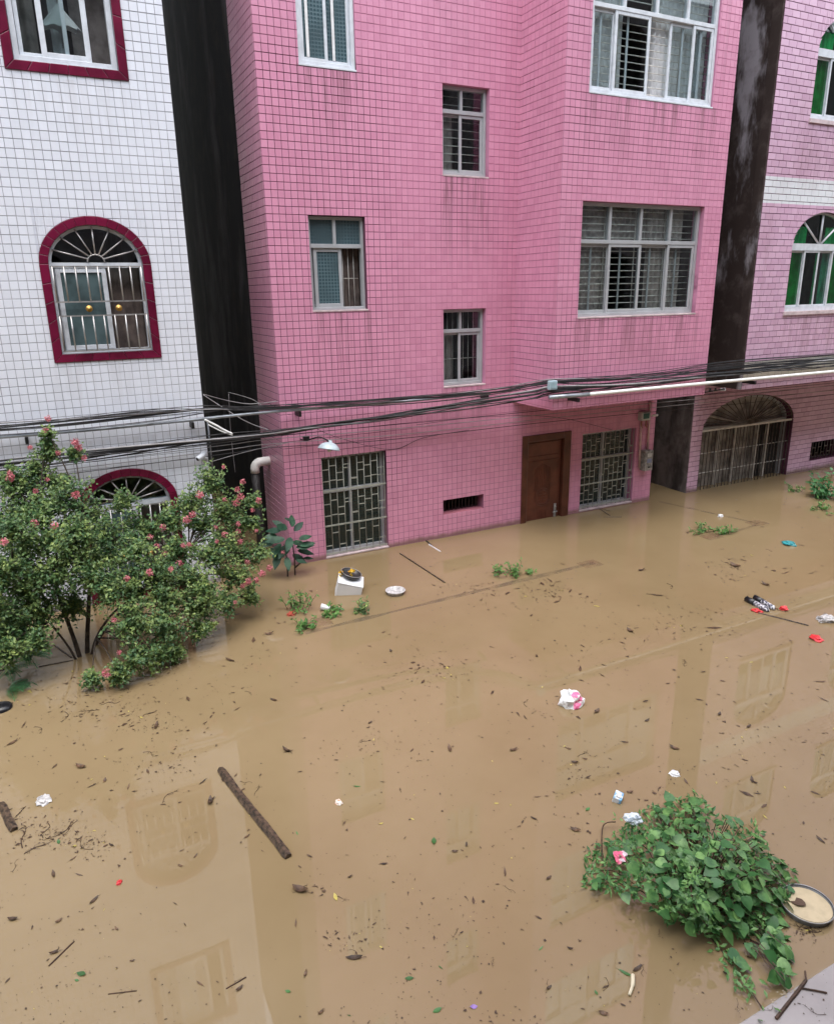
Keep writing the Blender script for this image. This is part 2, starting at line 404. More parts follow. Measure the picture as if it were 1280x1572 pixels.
# ---------------------------------------------------------------- window pieces
def bx(name, mat, parent, *a):
    return MB().box(*a).build(name, mat, parent)
def rod(parent, p0, p1, r, mat, name='bar', n=6):
    return MB().tube([p0, p1], r, n).build(name, mat, parent, True)
def pane(parent, x0, x1, z0, z1, y, mat, name='pane'):
    return bx(name, mat, parent, x0, x1, y, y+.006, z0, z1)
def curtain(parent, x0, x1, z0, z1, y, mat, amp=.03, wl_=.11):
    b = MB(); n = max(8, int((x1-x0)/.018)); ph = random.uniform(0, 6)
    vs_ = []
    for k in range(2):
        for i in range(n+1):
            x = x0+(x1-x0)*i/n; a = amp*(.7+.3*math.sin(x*5+ph))
            vs_.append((x, y+a*math.sin(2*math.pi*x/wl_+ph+.6*math.sin(x*7)), (z0, z1)[k]))
    b.poly(vs_, [(i, i+1, n+2+i, n+1+i) for i in range(n)]); return b.build('curtain', mat, parent, True)
def sash(parent, x0, x1, z0, z1, y, gmat, fmat, w=.045, d=.03):
    s = MB().frame(x0, x1, z0, z1, y, y+d, w).build('sash', fmat, parent); bend(s, .003, 1)
    pane(parent, x0+w, x1-w, z0+w, z1-w, y+d*.5, gmat); return s
def win_frame(house, x0, x1, z0, z1, Y, fmat, w=.05, d=.08, rec=.09, transom=None, mull=(), sill=True, proud=.012, label=None):
    """outer frame set back in the opening; returns the window part"""
    y0 = Y+rec; mb = MB().frame(x0+.004, x1-.004, z0+.004, z1-.004, y0, y0+d, w)
    if transom: mb.box(x0+.004+w, x1-.004-w, y0+.004, y0+d-.004, transom-.028, transom+.028)
    for x, a, c in mull: mb.box(x-.022, x+.022, y0+.007, y0+d-.007, a, c)
    o = mb.build('window', fmat, house); bend(o, .003, 1)
    if label: o['label'] = label
    if sill: bend(bx('sill', m_aluw if fmat is m_aluw else m_sill, o, x0-.004, x1+.004, Y-proud, Y+rec-.002, z0-.022, z0+.003), .003, 1)
    return o

# ================================================================ PINK HOUSE
PX0, PX1, BX0, BAYY, BAYZ, ROOF = 3.043, 10.54, 7.183, -1.13, 2.255, 15.2
ST = 3.19                                           # storey height
CW, RH, J = .0945, .103, .0075
pink = thing('pink_tiled_house', 'tall pink tiled house with brown door and overhanging bay in the middle', 'house', (6.8, 2, 0))
A0 = Hole(3.64, 4.745, .03, 1.67); A1 = Hole(3.645, 4.515, 3.87, 5.17); A2 = Hole(3.637, 4.463, 7.05, 8.38)
B1 = Hole(5.815, 6.61, 2.61, 3.83); B2 = Hole(5.82, 6.63, 5.80, 7.03)
V0 = Hole(5.795, 6.607, .413, .675); DR = Hole(7.43, 8.45, -.75, 1.594); C0 = Hole(8.76, 10.075, .04, 1.526)
A3 = Hole(3.64, 4.47, 10.24, 11.55); B3 = Hole(5.82, 6.62, 8.99, 10.22); B4 = Hole(5.82, 6.62, 12.18, 13.4)
C1 = Hole(7.59, 10.13, 3.683, 5.38); C2 = Hole(7.61, 10.09, 6.84, 8.52); C3 = Hole(7.61, 10.09, 10.03, 11.7)
mainH = [A0, A1, A2, B1, B2, V0, A3, B3, B4]; lowH = [DR, C0]; bayH = [C1, C2, C3]
g = MB()
wall(g, front(0), PX0, BX0, -.75, ROOF, mainH, .24)
wall(g, front(0), BX0, PX1, -.75, BAYZ+.05, lowH, .24)
wall(g, front(BAYY), BX0, PX1, BAYZ+.06, ROOF, bayH, .24)
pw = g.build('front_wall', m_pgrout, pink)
g = MB(); wall(g, leftside(BX0), BAYY+.24, 0, BAYZ+.06, ROOF, [], .2); wall(g, leftside(PX0), .24, 1.2, -.75, ROOF, [], .2)
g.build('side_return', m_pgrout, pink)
g = MB(); g.box(PX0+.02, PX0+.2, 1.2, 9, -.75, ROOF); g.box(PX0+.2, PX1, 8.8, 9, -.75, ROOF)
g.build('side_wall', m_black, pink)
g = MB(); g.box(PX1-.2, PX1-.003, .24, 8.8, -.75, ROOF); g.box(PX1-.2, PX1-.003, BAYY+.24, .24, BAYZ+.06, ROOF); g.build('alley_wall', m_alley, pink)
g = MB(); g.box(PX0, PX1-.01, .24, 8.9, ROOF-.2, ROOF-.01); g.box(BX0+.2, PX1-.2, BAYY+.2, .24, ROOF-.2, ROOF-.012); g.build('roof', m_conc, pink)
for k in range(4): bx('floor_slab', m_dark, pink, PX0+.21, PX1-.21, .25, 8.79, 2.35+ST*k-.01, 2.47+ST*k)
bx('soffit', m_soffit, pink, BX0, PX1, BAYY, -.002, BAYZ, BAYZ+.058)
sheets = [(front(0), tile_quads(PX0, BX0, -.1, ROOF, CW, RH, J, mainH, uoff=PX0, voff=.02)),
          (front(0), tile_quads(BX0, PX1, -.1, BAYZ, CW, RH, J, lowH, uoff=PX0, voff=.02)),
          (front(BAYY), tile_quads(BX0, PX1, BAYZ, ROOF, CW, RH, J, bayH, uoff=BX0, voff=.02)),
          (leftside(BX0), tile_quads(BAYY, -.006, BAYZ, ROOF, CW, RH, J, [], uoff=BAYY, voff=.02)),
          (leftside(PX0), tile_quads(0, 1.2, -.1, ROOF, CW, RH, J, [], uoff=0, voff=.02))]
lay(pink, pw, sheets, m_pink, .005, CW, RH, J, lambda si, c, x, y: si in (0, 2))

def twin(h, Y, kind):
    """small sliding windows of the pink house"""
    W = h.x1-h.x0; H = h.z1-h.z0; y = Y+.09
    if kind == 'A':                                   # patterned glass, transom lights, right half slid open
        tz = h.z0+H*.69; xm = h.x0+W*.48
        o = win_frame(pink, h.x0, h.x1, h.z0, h.z1, Y, m_alu, .04, .09, .07, tz, [(xm, tz+.028, h.z1-.044)])
        pane(o, h.x0+.045, xm-.022, tz+.028, h.z1-.045, y+.03, m_dot); pane(o, xm+.022, h.x1-.045, tz+.028, h.z1-.045, y+.03, m_dot)
        sash(o, h.x0+W*.10, h.x0+W*.60, h.z0+.045, tz-.028, y+.012, m_dot, m_alu, .05)
        sash(o, h.x0+W*.05, h.x0+W*.53, h.z0+.047, tz-.03, y+.046, m_dot, m_alu, .04, .02)
        for x in (.66, .76, .86): rod(o, (h.x0+W*x, y+.12, h.z0+.02), (h.x0+W*x, y+.12, tz), .006, m_palebar)
        curtain(o, h.x0+W*.5, h.x1+.05, h.z0, tz, Y+.3, m_curt_d)
        rod(o, (h.x0+W*.55, y+.135, h.z0+.45), (h.x1-.05, y+.135, h.z0+.45), .006, m_palebar)
    elif kind == 'A2':                                # two closed patterned sashes in a white frame
        o = win_frame(pink, h.x0, h.x1, h.z0, h.z1, Y, m_aluw, .05, .09, .02)
        xm = h.x0+W*.5
        sash(o, h.x0+.055, xm+.02, h.z0+.055, h.z1-.055, Y+.035, m_dot, m_aluw, .042)
        sash(o, xm-.02, h.x1-.055, h.z0+.056, h.z1-.056, Y+.068, m_dot, m_aluw, .042)
        for x in (.16, .62): bx('curtain_strip', m_curt_w, o, h.x0+W*x, h.x0+W*x+.04, Y+.032 if x < .5 else Y+.062, Y+.034 if x < .5 else Y+.066, h.z0+.1, h.z1-.1)
    else:
        tz = h.z0+H*.72; xm = h.x0+W*.46
        o = win_frame(pink, h.x0, h.x1, h.z0, h.z1, Y, m_alu, .045, .09, .08, tz, [(xm, tz+.028, h.z1-.049)])
        pane(o, h.x0+.049, xm-.022, tz+.028, h.z1-.049, y+.03, m_glass); pane(o, xm+.022, h.x1-.049, tz+.028, h.z1-.049, y+.03, m_glass)
        sash(o, h.x0+.05, xm+.03, h.z0+.05, tz-.028, y+.05, m_glass, m_alu, .04, .024)
        sash(o, xm-.03, h.x1-.05, h.z0+.051, tz-.03, y+.012, m_glass, m_alu, .045)
        if kind == 'Bh':
            n = 11
            for i in range(1, n): rod(o, (h.x0+.02, y+.14, h.z0+H*i/n), (h.x1-.02, y+.14, h.z0+H*i/n), .007, m_palebar)
        else:
            for i in range(1, 8): rod(o, (h.x0+W*i/8, y+.14, h.z0+.02), (h.x0+W*i/8, y+.14, h.z1-.02), .006, m_palebar)
            rod(o, (h.x0+.02, y+.15, h.z0+.42), (h.x1-.02, y+.15, h.z0+.42), .007, m_palebar)
        curtain(o, h.x0+W*.05, h.x0+W*.4, h.z0, tz, Y+.27, m_curt_b)
    return o
twin(A1, 0, 'A'); twin(A2, 0, 'A2'); twin(A3, 0, 'A2')
twin(B1, 0, 'Bv'); twin(B2, 0, 'Bh'); twin(B3, 0, 'Bh'); twin(B4, 0, 'Bh')
def bigwin(h, Y, kind):
    W = h.x1-h.x0; H = h.z1-h.z0; tz = h.z0+H*.665; q = W/4
    fm = m_aluw if kind else m_alu
    rec = .03 if kind else .08
    ml = [(h.x0+q*i, tz+.028, h.z1-.05) for i in (1, 2, 3)]
    o = win_frame(pink, h.x0, h.x1, h.z0, h.z1, Y, fm, .05, .1, rec, tz, ml); y = Y+rec
    for i in range(4): pane(o, h.x0+q*i+(.05 if i == 0 else .022), h.x0+q*(i+1)-(.05 if i == 3 else .022), tz+.028, h.z1-.054, y+.04, m_glass)
    spans = [(0.02, .27), (.245, .52), (.5, .76), (.735, .98)] if not kind else [(.02, .2), (.18, .46), (.62, .9), (.8, .98)]
    for i, (a, c) in enumerate(spans):
        sash(o, h.x0+W*a+.01, h.x0+W*c-.01, h.z0+.054, tz-.03, y+(.012 if i % 2 else .05), m_glass, fm, .046, .028)
        bx('meeting_stile', fm, o, h.x0+W*(a*.55+c*.45)-.016, h.x0+W*(a*.55+c*.45)+.016, y+.085, y+.099, h.z0+.06, tz-.03)
    n = 17
    for i in range(1, n):
        z = h.z0+H*i/n; rod(o, (h.x0+.02, y+.125, z), (h.x1-.02, y+.125, z), .008, m_palebar)
    for f in (.25, .5, .75): rod(o, (h.x0+W*f, y+.14, h.z0+.02), (h.x0+W*f, y+.14, h.z1-.02), .009, m_palebar)
    if kind:
        curtain(o, h.x0+.02, h.x0+W*.3, h.z0, h.z1, Y+.22, m_curt_w); curtain(o, h.x0+W*.53, h.x0+W*.66, h.z0, h.z1, Y+.21, m_curt_w, .03)
        curtain(o, h.x0+W*.66, h.x1, h.z0, h.z1, Y+.24, m_curt_w)
    else:
        curtain(o, h.x0+.02, h.x0+W*.29, h.z0, h.z1, Y+.24, m_curt_b); curtain(o, h.x0+W*.6, h.x0+W*.9, h.z0, h.z1, Y+.22, m_curt_b)
        curtain(o, h.x0+W*.29, h.x0+W*.62, tz-.05, h.z1, Y+.25, m_curt_b)
    return o
bigwin(C1, BAYY, 0); bigwin(C2, BAYY, 1); bigwin(C3, BAYY, 1)
def groundwin(h, n, m_pane, cross):
    """ground-floor window behind a cream steel grille of staggered short links"""
    W = h.x1-h.x0; H = h.z1-h.z0; tz = h.z0+H*.64; xm = h.x0+W*.47
    o = win_frame(pink, h.x0, h.x1, h.z0, h.z1, 0, m_alu, .05, .08, .13, tz, [(xm, h.z0+.05, h.z1-.05)], True)
    for a, c in ((h.x0+.05, xm-.022), (xm+.022, h.x1-.05)):
        pane(o, a, c, h.z0+.052, tz-.028, .18, m_pane); pane(o, a, c, tz+.028, h.z1-.052, .18, m_pane)
    xs = [h.x0+.02+(W-.04)*i/n for i in range(n+1)]
    for x in xs: rod(o, (x, .05, h.z0), (x, .05, h.z1-.01), .007, m_grille)
    for z in cross: bx('rail', m_grille, o, h.x0+.005, h.x1-.005, .028, .041, h.z0+H*z-.012, h.z0+H*z+.012)
    lv = [0]+list(cross)+[1.0]
    for i in range(n):
        for a, c in zip(lv, lv[1:]):
            if c-a < .12: continue
            for k in ((.28, .72)[i % 2], (.62, .3, .5)[i % 3] if c-a > .3 else None):
                if k is None: continue
                z = h.z0+H*(a+(c-a)*k); bx('link', m_grille, o, xs[i]+.008, xs[i+1]-.008, .044, .056, z-.006, z+.006)
    return o
groundwin(A0, 9, m_dotdark, (.02, .31, .66)); groundwin(C0, 11, m_dotdark, (.03, .33, .66))
# low barred vent
o = win_frame(pink, V0.x0, V0.x1, V0.z0, V0.z1, 0, m_rustbar, .02, .04, .2, None, (), False)
for i in range(1, 12): rod(o, (V0.x0+.068*i, .17, V0.z0), (V0.x0+.068*i, .17, V0.z1), .008, m_rustbar)
bx('ledge', m_soffit, o, V0.x0, V0.x1, .003, .19, V0.z0-.03, V0.z0+.004)
# brown steel front door
fr = MB()
for x0, x1 in ((DR.x0-.03, DR.x0+.09), (DR.x1-.13, DR.x1+.03)): fr.box(x0, x1, -.03, .16, -.75, DR.z1+.03)
fr.box(DR.x0+.09, DR.x1-.13, -.03, .16, DR.z1-.09, DR.z1+.03)
df = bend(fr.build('door_frame', m_doorf, pink), .012, 2)
dl = bend(bx('door', m_door, pink, DR.x0+.093, DR.x1-.133, .05, .11, -.75, DR.z1-.093), .004, 1)
dx0, dx1 = DR.x0+.093, DR.x1-.133; dc = (dx0+dx1)/2
def moulding(x0, x1, z0, z1, w=.018): bend(MB().frame(x0, x1, z0, z1, .036, .0499, w).build('moulding', m_door, dl), .005, 1)
moulding(dx0+.03, dx1-.03, 1.2, DR.z1-.13); moulding(dx0+.03, dx1-.03, -.6, 1.13)
for i in range(9): bx('rib', m_door, dl, dc-.17+.04*i, dc-.17+.04*i+.012, .040, .0499, .62 if abs(i-4) < 3 else .5, 1.06-.02*abs(i-4))
for rr in (.17, .135): MB().tube([(dc+rr*math.cos(a*math.pi/16), .046, .42+rr*math.sin(a*math.pi/16)) for a in range(33)], .008, 5, False).build('ring', m_door, dl, True)
for i, (a, c, e, h_) in enumerate(((-.08, .08, .46, .475), (-.07, .07, .41, .425), (-.09, .09, .355, .37), (-.008, .008, .33, .5), (-.06, -.045, .36, .46), (.045, .06, .36, .46))):
    bx('emblem_stroke', m_door, dl, dc+a, dc+c, .0405, .0499, e, h_)
for i in range(5): bx('rib', m_door, dl, dc-.1+.045*i, dc-.1+.045*i+.012, .040, .0499, -.3, .2-.02*abs(i-2))
for z in (.62, .22): rod(dl, (dx0+.012, .035, z), (dx0+.012, .035, z+.14), .014, m_iron, 'hinge', 10)
hd = bend(bx('handle_plate', m_steel, dl, dx1-.13, dx1-.08, .03, .05, .0, .26), .006, 2)
MB().tube([(dx1-.105, .03, .12), (dx1-.105, -.025, .12), (dx1-.2, -.03, .115)], .012, 8).build('handle', m_steel, dl, True)
MB().tube([(dx1-.105, .03, .2), (dx1-.105, .012, .2)], .016, 10).build('lock', m_steel, dl, True)

# ================================================================ WHITE HOUSE
WY, WX1, WROOF = -.12, 1.92, 14.0
white = thing('white_tiled_house', 'white square-tiled house with maroon window surrounds at the left', 'house', (0, 2, 0))
TW = .105
H2 = Hole(.225, 1.335, 6.70, 8.15); H1 = Hole(.256, 1.342, 3.43, 4.508, .457); H0 = Hole(.256, 1.342, .1, 1.37, .40)
def grow(h): return Hole(h.x0-TW, h.x1+TW, h.z0-TW, h.z1+(0 if h.rise else TW), h.rise+TW if h.rise else 0)
g = MB(); wall(g, front(WY), -4.5, WX1, -.75, WROOF, [H0, H1, H2], .24); g.box(-20, -4.52, WY+.02, WY+.3, -.75, WROOF-.5); ww = g.build('front_wall', m_wgrout, white)  # far left slab is out of view, added to shade the lane
g = MB(); g.box(WX1-.2, WX1-.003, WY+.24, 9, -.75, WROOF); g.box(-4.5, WX1-.2, 8.8, 9, -.75, WROOF); g.box(-4.5, -4.3, WY+.24, 8.8, -.75, WROOF); g.build('side_wall', m_conc, white)
bx('roof', m_conc, white, -4.49, WX1-.01, WY+.24, 8.9, WROOF-.2, WROOF-.01)
for k in range(3): bx('floor_slab', m_dark, white, -4.29, WX1-.21, WY+.25, 8.79, 2.35+ST*k-.01, 2.47+ST*k)
lay(white, ww, [(front(WY), tile_quads(-4.5, WX1, -.1, WROOF, .0965, .1045, .007, [grow(H0), grow(H1), grow(H2)], uoff=WX1-.0965*80, voff=.03))], m_white, .005, .0965, .1045, .007,
    lambda si, c, x, y: y < 640)
def trim(win, h):
    y0, y1 = WY-.022, WY+.05
    def strip(pts_in, pts_out):
        for i in range(len(pts_in)-1):
            a, c, d, e = pts_in[i], pts_in[i+1], pts_out[i+1], pts_out[i]
            cx = (a[0]+c[0]+d[0]+e[0])/4; cz = (a[1]+c[1]+d[1]+e[1])/4; k = .985
            q = [(cx+(p[0]-cx)*k, cz+(p[1]-cz)*k) for p in (a, c, d, e)]
            mb = MB(); vs_ = [(p[0], y0, p[1]) for p in q]+[(p[0], y1, p[1]) for p in q]
            mb.poly(vs_, [(0, 1, 2, 3), (7, 6, 5, 4), (0, 4, 5, 1), (1, 5, 6, 2), (2, 6, 7, 3), (3, 7, 4, 0)])
            bend(mb.build('trim_tile', m_maroon, win), .006, 2)
    g_ = grow(h); n = 5
    def seg(p, q, n): return [(p[0]+(q[0]-p[0])*i/n, p[1]+(q[1]-p[1])*i/n) for i in range(n+1)]
    strip(seg((h.x1, h.z0), (h.x0, h.z0), 6), seg((g_.x1, g_.z0), (g_.x0, g_.z0), 6))
    for s, gs in ((h.x0, g_.x0), (h.x1, g_.x1)):
        strip(seg((s, h.z0), (s, h.z1), n), seg((gs, g_.z0), (gs, g_.z1 if not h.rise else h.z1), n))
    if h.rise: strip(h.arch(15), h.arch(15, TW))
    else: strip(seg((h.x0, h.z1), (h.x1, h.z1), 6), seg((g_.x0, g_.z1), (g_.x1, g_.z1), 6))
# upper sliding window, right third open
w2 = win_frame(white, H2.x0, H2.x1, H2.z0, H2.z1, WY, m_aluw, .06, .1, .03, None, (), False); trim(w2, H2)
sash(w2, H2.x0+.30, H2.x0+.83, H2.z0+.062, H2.z1-.062, WY+.04, m_glass, m_aluw, .06)
sash(w2, H2.x0+.07, H2.x0+.6, H2.z0+.063, H2.z1-.063, WY+.08, m_glass, m_aluw, .045)
curtain(w2, H2.x0+.05, H2.x0+.3, H2.z0, H2.z1, WY+.5, m_curt_b); curtain(w2, H2.x0+.45, H2.x0+.62, H2.z0, H2.z1, WY+.45, m_curt_w)
bx('interior_panel', m_curt_b, w2, H2.x0+.7, H2.x1+.5, WY+.7, WY+.73, H2.z0-.3, H2.z1)
def archwin(h, detail):
    cx = (h.x0+h.x1)/2; hw = (h.x1-h.x0)/2; y = WY+.05
    mb = MB(); w = .035
    mb.box(h.x0+.003, h.x0+w, y, y+.08, h.z0+.003, h.z1); mb.box(h.x1-w, h.x1-.003, y, y+.08, h.z0+.003, h.z1); mb.box(h.x0+w, h.x1-w, y, y+.08, h.z0+.003, h.z0+w)
    mb.box(h.x0+w, h.x1-w, y+.002, y+.078, h.z1-.04, h.z1+.02)
    a1 = h.arch(24, -.003); a2 = h.arch(24, -w)
    for i in range(24):
        q = [a1[i], a1[i+1], a2[i+1], a2[i]]; vs_ = [(p[0], y, p[1]) for p in q]+[(p[0], y+.08, p[1]) for p in q]
        mb.poly(vs_, [(3, 2, 1, 0), (4, 5, 6, 7), (0, 1, 5, 4), (2, 3, 7, 6)])
    o = mb.build('arched_window', m_aluw, white); trim(o, h)
    g_ = MB(); pts = h.arch(24, -.02); g_.face([(p[0], y+.05, p[1]) for p in reversed(pts)]); g_.build('pane', m_glassteal, o)
    for i in range(1, 8):
        a = math.pi*i/8; rod(o, (cx-.09*math.cos(a), y-.012, h.z1+.03+.08*math.sin(a)), (cx-(hw-.02)*math.cos(a), y-.012, h.z1+(h.rise-.015)*math.sin(a)), .010, m_steel, 'spoke')
    MB().tube([(cx-.10*math.cos(math.pi*i/10), y-.012, h.z1+.025+.09*math.sin(math.pi*i/10)) for i in range(11)], .009, 6).build('fan_hub', m_steel, o, True)
    sash(o, h.x0+.06, cx+.1, h.z0+.04, h.z1-.045, y+.012, m_tealsolid, m_aluw, .055)
    sash(o, h.x0+.05, cx+.02, h.z0+.041, h.z1-.046, y+.046, m_glassteal, m_aluw, .04, .02)
    curtain(o, h.x0+.03, cx-.2, h.z0, h.z1, WY+.22, m_curt_w); curtain(o, cx+.0, cx+.1, h.z0, h.z1, WY+.4, m_curt_w)  # pale curtains added in place of the grey-teal reflection in the glass
    curtain(o, cx+.08, h.x1+.05, h.z0, h.z1, WY+.31, m_curt_d)
    yb = WY-.03
    for zz in (h.z1-.03, h.z0+.63, h.z0+.46, h.z0+.03): bx('rail', m_steel, o, h.x0+.01, h.x1-.01, yb-.008, yb+.008, zz-.009, zz+.009)
    for i in range(9):
        x = h.x0+.03+(2*hw-.06)*i/8
        for za, zb in ((h.z0+.03, h.z0+.46), (h.z0+.63, h.z1-.03)): rod(o, (x, yb, za), (x, yb, zb), .010, m_steel)
    for x in (cx-.16, cx+.19):
        mb = MB().lathe([(.001, .035), (.018, .03), (.022, .016), (.045, .014), (.05, .008), (.05, 0)], 16)
        d = mb.build('brass_boss', m_brass, o, True); d.scale = (.82,)*3; d.location = (x, yb-.0, h.z0+.545); d.rotation_euler = (R(90), 0, 0)
    return o
archwin(H1, 1); archwin(H0, 0)
# pale umbrella shape modelled in place of a reflection in the upper pane
um = thing('umbrella', 'pale half-open umbrella shape standing in for a reflection in the top left window pane', 'umbrella', (.78, WY+.3, 7.02))
b = MB(); n = 8
for i in range(n):
    a0, a1_ = 2*math.pi*i/n, 2*math.pi*(i+1)/n
    b.face([(.78, WY+.3, 7.42), (.78+.24*math.cos(a0), WY+.3+.12*math.sin(a0), 7.14), (.78+.2*math.cos((a0+a1_)/2), WY+.3+.1*math.sin((a0+a1_)/2), 7.17), (.78+.24*math.cos(a1_), WY+.3+.12*math.sin(a1_), 7.14)])
b.build('canopy', m_curt_w, um); rod(um, (.78, WY+.3, 6.95), (.78, WY+.3, 7.5), .008, m_steel, 'shaft')

# ================================================================ LILAC HOUSE (right)
LX0, LX1, LROOF = 11.5, 22.0, 15.0
lil = thing('lilac_tiled_house', 'lilac split-tile house with a white band and arched windows at the right', 'house', (14, 2, 0))
GT = Hole(11.86, 14.66, -.75, 1.27, .64); LV = Hole(15.40, 16.35, .24, .665)
L1 = Hole(12.40, 14.10, 3.64, 4.78, .60); L2 = Hole(12.44, 14.14, 6.86, 7.90, .60); L3 = Hole(12.44, 14.14, 10.05, 11.1, .6)
L1b, L2b = Hole(15.6, 17.3, 3.64, 4.78, .6), Hole(15.6, 17.3, 6.86, 7.9, .6)
LB = 2.27
g = MB(); wall(g, front(0), LX0+.06, LX1, -.75, LB, [GT, LV], .28); wall(g, front(BAYY), LX0, LX1, LB+.06, LROOF, [L1, L2, L3, L1b, L2b], .24)
lw = g.build('front_wall', m_lgrout, lil)
bx('soffit', m_soffit, lil, LX0, LX1, BAYY, -.002, LB, LB+.058)
g = MB(); g.box(LX0-.012, LX0-.001, BAYY+.004, 9, LB+.001, LROOF); g.box(LX0-.035, LX0-.0121, BAYY+.006, BAYY+.2, LB+.002, LROOF); g.box(LX0+.003, LX0+.2, BAYY+.245, 9, LB+.06, LROOF-.01); g.build('side_wall', m_mould, lil)
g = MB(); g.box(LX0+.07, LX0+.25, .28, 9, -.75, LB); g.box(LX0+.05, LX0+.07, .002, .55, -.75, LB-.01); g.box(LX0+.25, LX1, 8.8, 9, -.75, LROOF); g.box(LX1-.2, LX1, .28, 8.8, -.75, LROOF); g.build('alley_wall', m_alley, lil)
bx('roof', m_conc, lil, LX0+.21, LX1-.01, BAYY+.24, 8.9, LROOF-.2, LROOF-.01)
for k in range(4): bx('floor_slab', m_dark, lil, LX0+.26, LX1-.21, .29, 8.79, 2.36+ST*k-.01, 2.47+ST*k)
bx('leak_block_wall', m_conc, lil, 10.54, LX0+.02, 8.9, 9.1, -.75, 12)  # unseen wall added to keep light from leaking through the alley
lay(lil, lw, [(front(BAYY), tile_quads(LX0, LX1, LB, LROOF, .19, .106, .009, [L1, L2, L3, L1b, L2b], True, LX0, .02)),
              (front(0), tile_quads(LX0+.06, LX1, -.1, LB, .19, .106, .009, [GT, LV], True, LX0+.06, .02))], m_lilac, .008, .19, .106, .009, lambda si, c, x, y: True)
def lilwin(h):
    cx = (h.x0+h.x1)/2; hw = (h.x1-h.x0)/2; y = BAYY+.05; mb = MB(); w = .05
    mb.box(h.x0+.003, h.x0+w, y, y+.08, h.z0+.003, h.z1); mb.box(h.x1-w, h.x1-.003, y, y+.08, h.z0+.003, h.z1); mb.box(h.x0+w, h.x1-w, y, y+.08, h.z0+.003, h.z0+w+.03)
    mb.box(h.x0+w, h.x1-w, y+.002, y+.078, h.z1-.06, h.z1+.06)
    a1 = h.arch(24, -.003); a2 = h.arch(24, -.03)
    for i in range(24):
        q = [a1[i], a1[i+1], a2[i+1], a2[i]]; vs_ = [(p[0], y, p[1]) for p in q]+[(p[0], y+.08, p[1]) for p in q]
        mb.poly(vs_, [(3, 2, 1, 0), (4, 5, 6, 7), (0, 1, 5, 4), (2, 3, 7, 6)])
    o = mb.build('arched_window', m_aluw, lil)
    g_ = MB(); g_.face([(p[0], y+.05, p[1]) for p in reversed(h.arch(24, -.02))]); g_.build('pane', m_glassgreen, o)
    for a in (50, 90, 130):
        c, s = math.cos(R(a)), math.sin(R(a)); p0 = Vector((cx-.05*c, y+.02, h.z1+.06)); p1 = Vector((cx-(hw-.02)*c, y+.02, h.z1+(h.rise-.02)*s))
        rod(o, p0, p1, .022, m_aluw, 'glazing_bar', 4)
    q = 2*hw/4
    for i in range(4):
        sash(o, h.x0+w+.004+i*(2*hw-.108)/4, h.x0+w+.004+(i+1)*(2*hw-.108)/4+(.03 if i < 3 else 0), h.z0+.082, h.z1-.062, y+(.012 if i % 2 else .045), m_glassgreen if i != 2 else m_glassteal, m_aluw, .034, .026)
    curtain(o, h.x0+.02, cx-.25, h.z0, h.z1+h.rise*.6, BAYY+.19, m_curt_g); curtain(o, cx+.3, h.x1-.02, h.z0, h.z1+h.rise*.6, BAYY+.19, m_curt_g)
    bx('sill', m_sill, o, h.x0-.03, h.x1+.03, BAYY-.04, BAYY+.048, h.z0-.06, h.z0+.002)
    return o
for h in (L1, L2, L3, L1b, L2b): lilwin(h)
# arched grille gate on the flooded ground floor
cx, hw = (GT.x0+GT.x1)/2, (GT.x1-GT.x0)/2
mb = MB(); y = .17
a1, a2 = GT.arch(28, -.004), GT.arch(28, -.06)
for i in range(28):
    q = [a1[i], a1[i+1], a2[i+1], a2[i]]; vs_ = [(p[0], y, p[1]) for p in q]+[(p[0], y+.08, p[1]) for p in q]
    mb.poly(vs_, [(3, 2, 1, 0), (4, 5, 6, 7), (0, 1, 5, 4), (2, 3, 7, 6)])
mb.box(GT.x0+.004, GT.x0+.06, y, y+.08, -.75, GT.z1); mb.box(GT.x1-.06, GT.x1-.004, y, y+.08, -.75, GT.z1); mb.box(GT.x0+.06, GT.x1-.06, y+.002, y+.078, GT.z1-.04, GT.z1+.03)
gate = mb.build('arched_gate', m_alu, lil)
m_gpanel = M('dusty_gate_panel', (.36, .325, .285), .6, var=.3, vs_=5)
m_gpale = M('pale_door_stile', (.66, .62, .56), .5, var=.2)
for f in (.26, .44, .68, .80): bx('stile', m_gpale, gate, GT.x0+2*hw*f-.03, GT.x0+2*hw*f+.03, y+.01, y+.06, -.75, GT.z1-.042)
for i in range(8):
    a, c = GT.x0+.07+i*(2*hw-.14)/8, GT.x0+.07+(i+1)*(2*hw-.14)/8
    bx('panel', m_gpanel if i not in (6, 7) else m_dark, gate, a+.01, c-.01, y+.085, y+.1, -.75, GT.z1-.05)
curtain(gate, GT.x0+.05, GT.x1-.5, -.75, GT.z1+.1, y+.3, m_curt_b)
gp = MB(); gp.face([(p[0], y+.09, p[1]) for p in reversed(GT.arch(24, -.05))]); gp.build('fanlight_panel', m_gpanel, gate)
for i in range(27): x = GT.x0+.05+(2*hw-.1)*i/26; rod(gate, (x, .04, -.75), (x, .04, GT.z1-.03), .0095, m_rustbar)
for z in (.78, .36): rod(gate, (GT.x0+.02, .055, z), (GT.x1-.02, .055, z), .009, m_palebar, 'rail')
bx('rail', m_palebar, gate, GT.x0+.01, GT.x1-.01, .025, .055, GT.z1-.028, GT.z1+.012)
for i in range(1, 22):
    a = math.pi*i/22; rod(gate, (cx-.06*math.cos(a), .04, GT.z1+.02), (cx-(hw-.01)*math.cos(a), .04, GT.z1+(GT.rise-.005)*math.sin(a)), .009, m_rustbar)
for a in (30, 150): rod(gate, (cx, y+.05, GT.z1), (cx-(hw-.05)*math.cos(R(a)), y+.05, GT.z1+GT.rise*.97*math.sin(R(a))), .022, m_gpale, 'stile', 4)
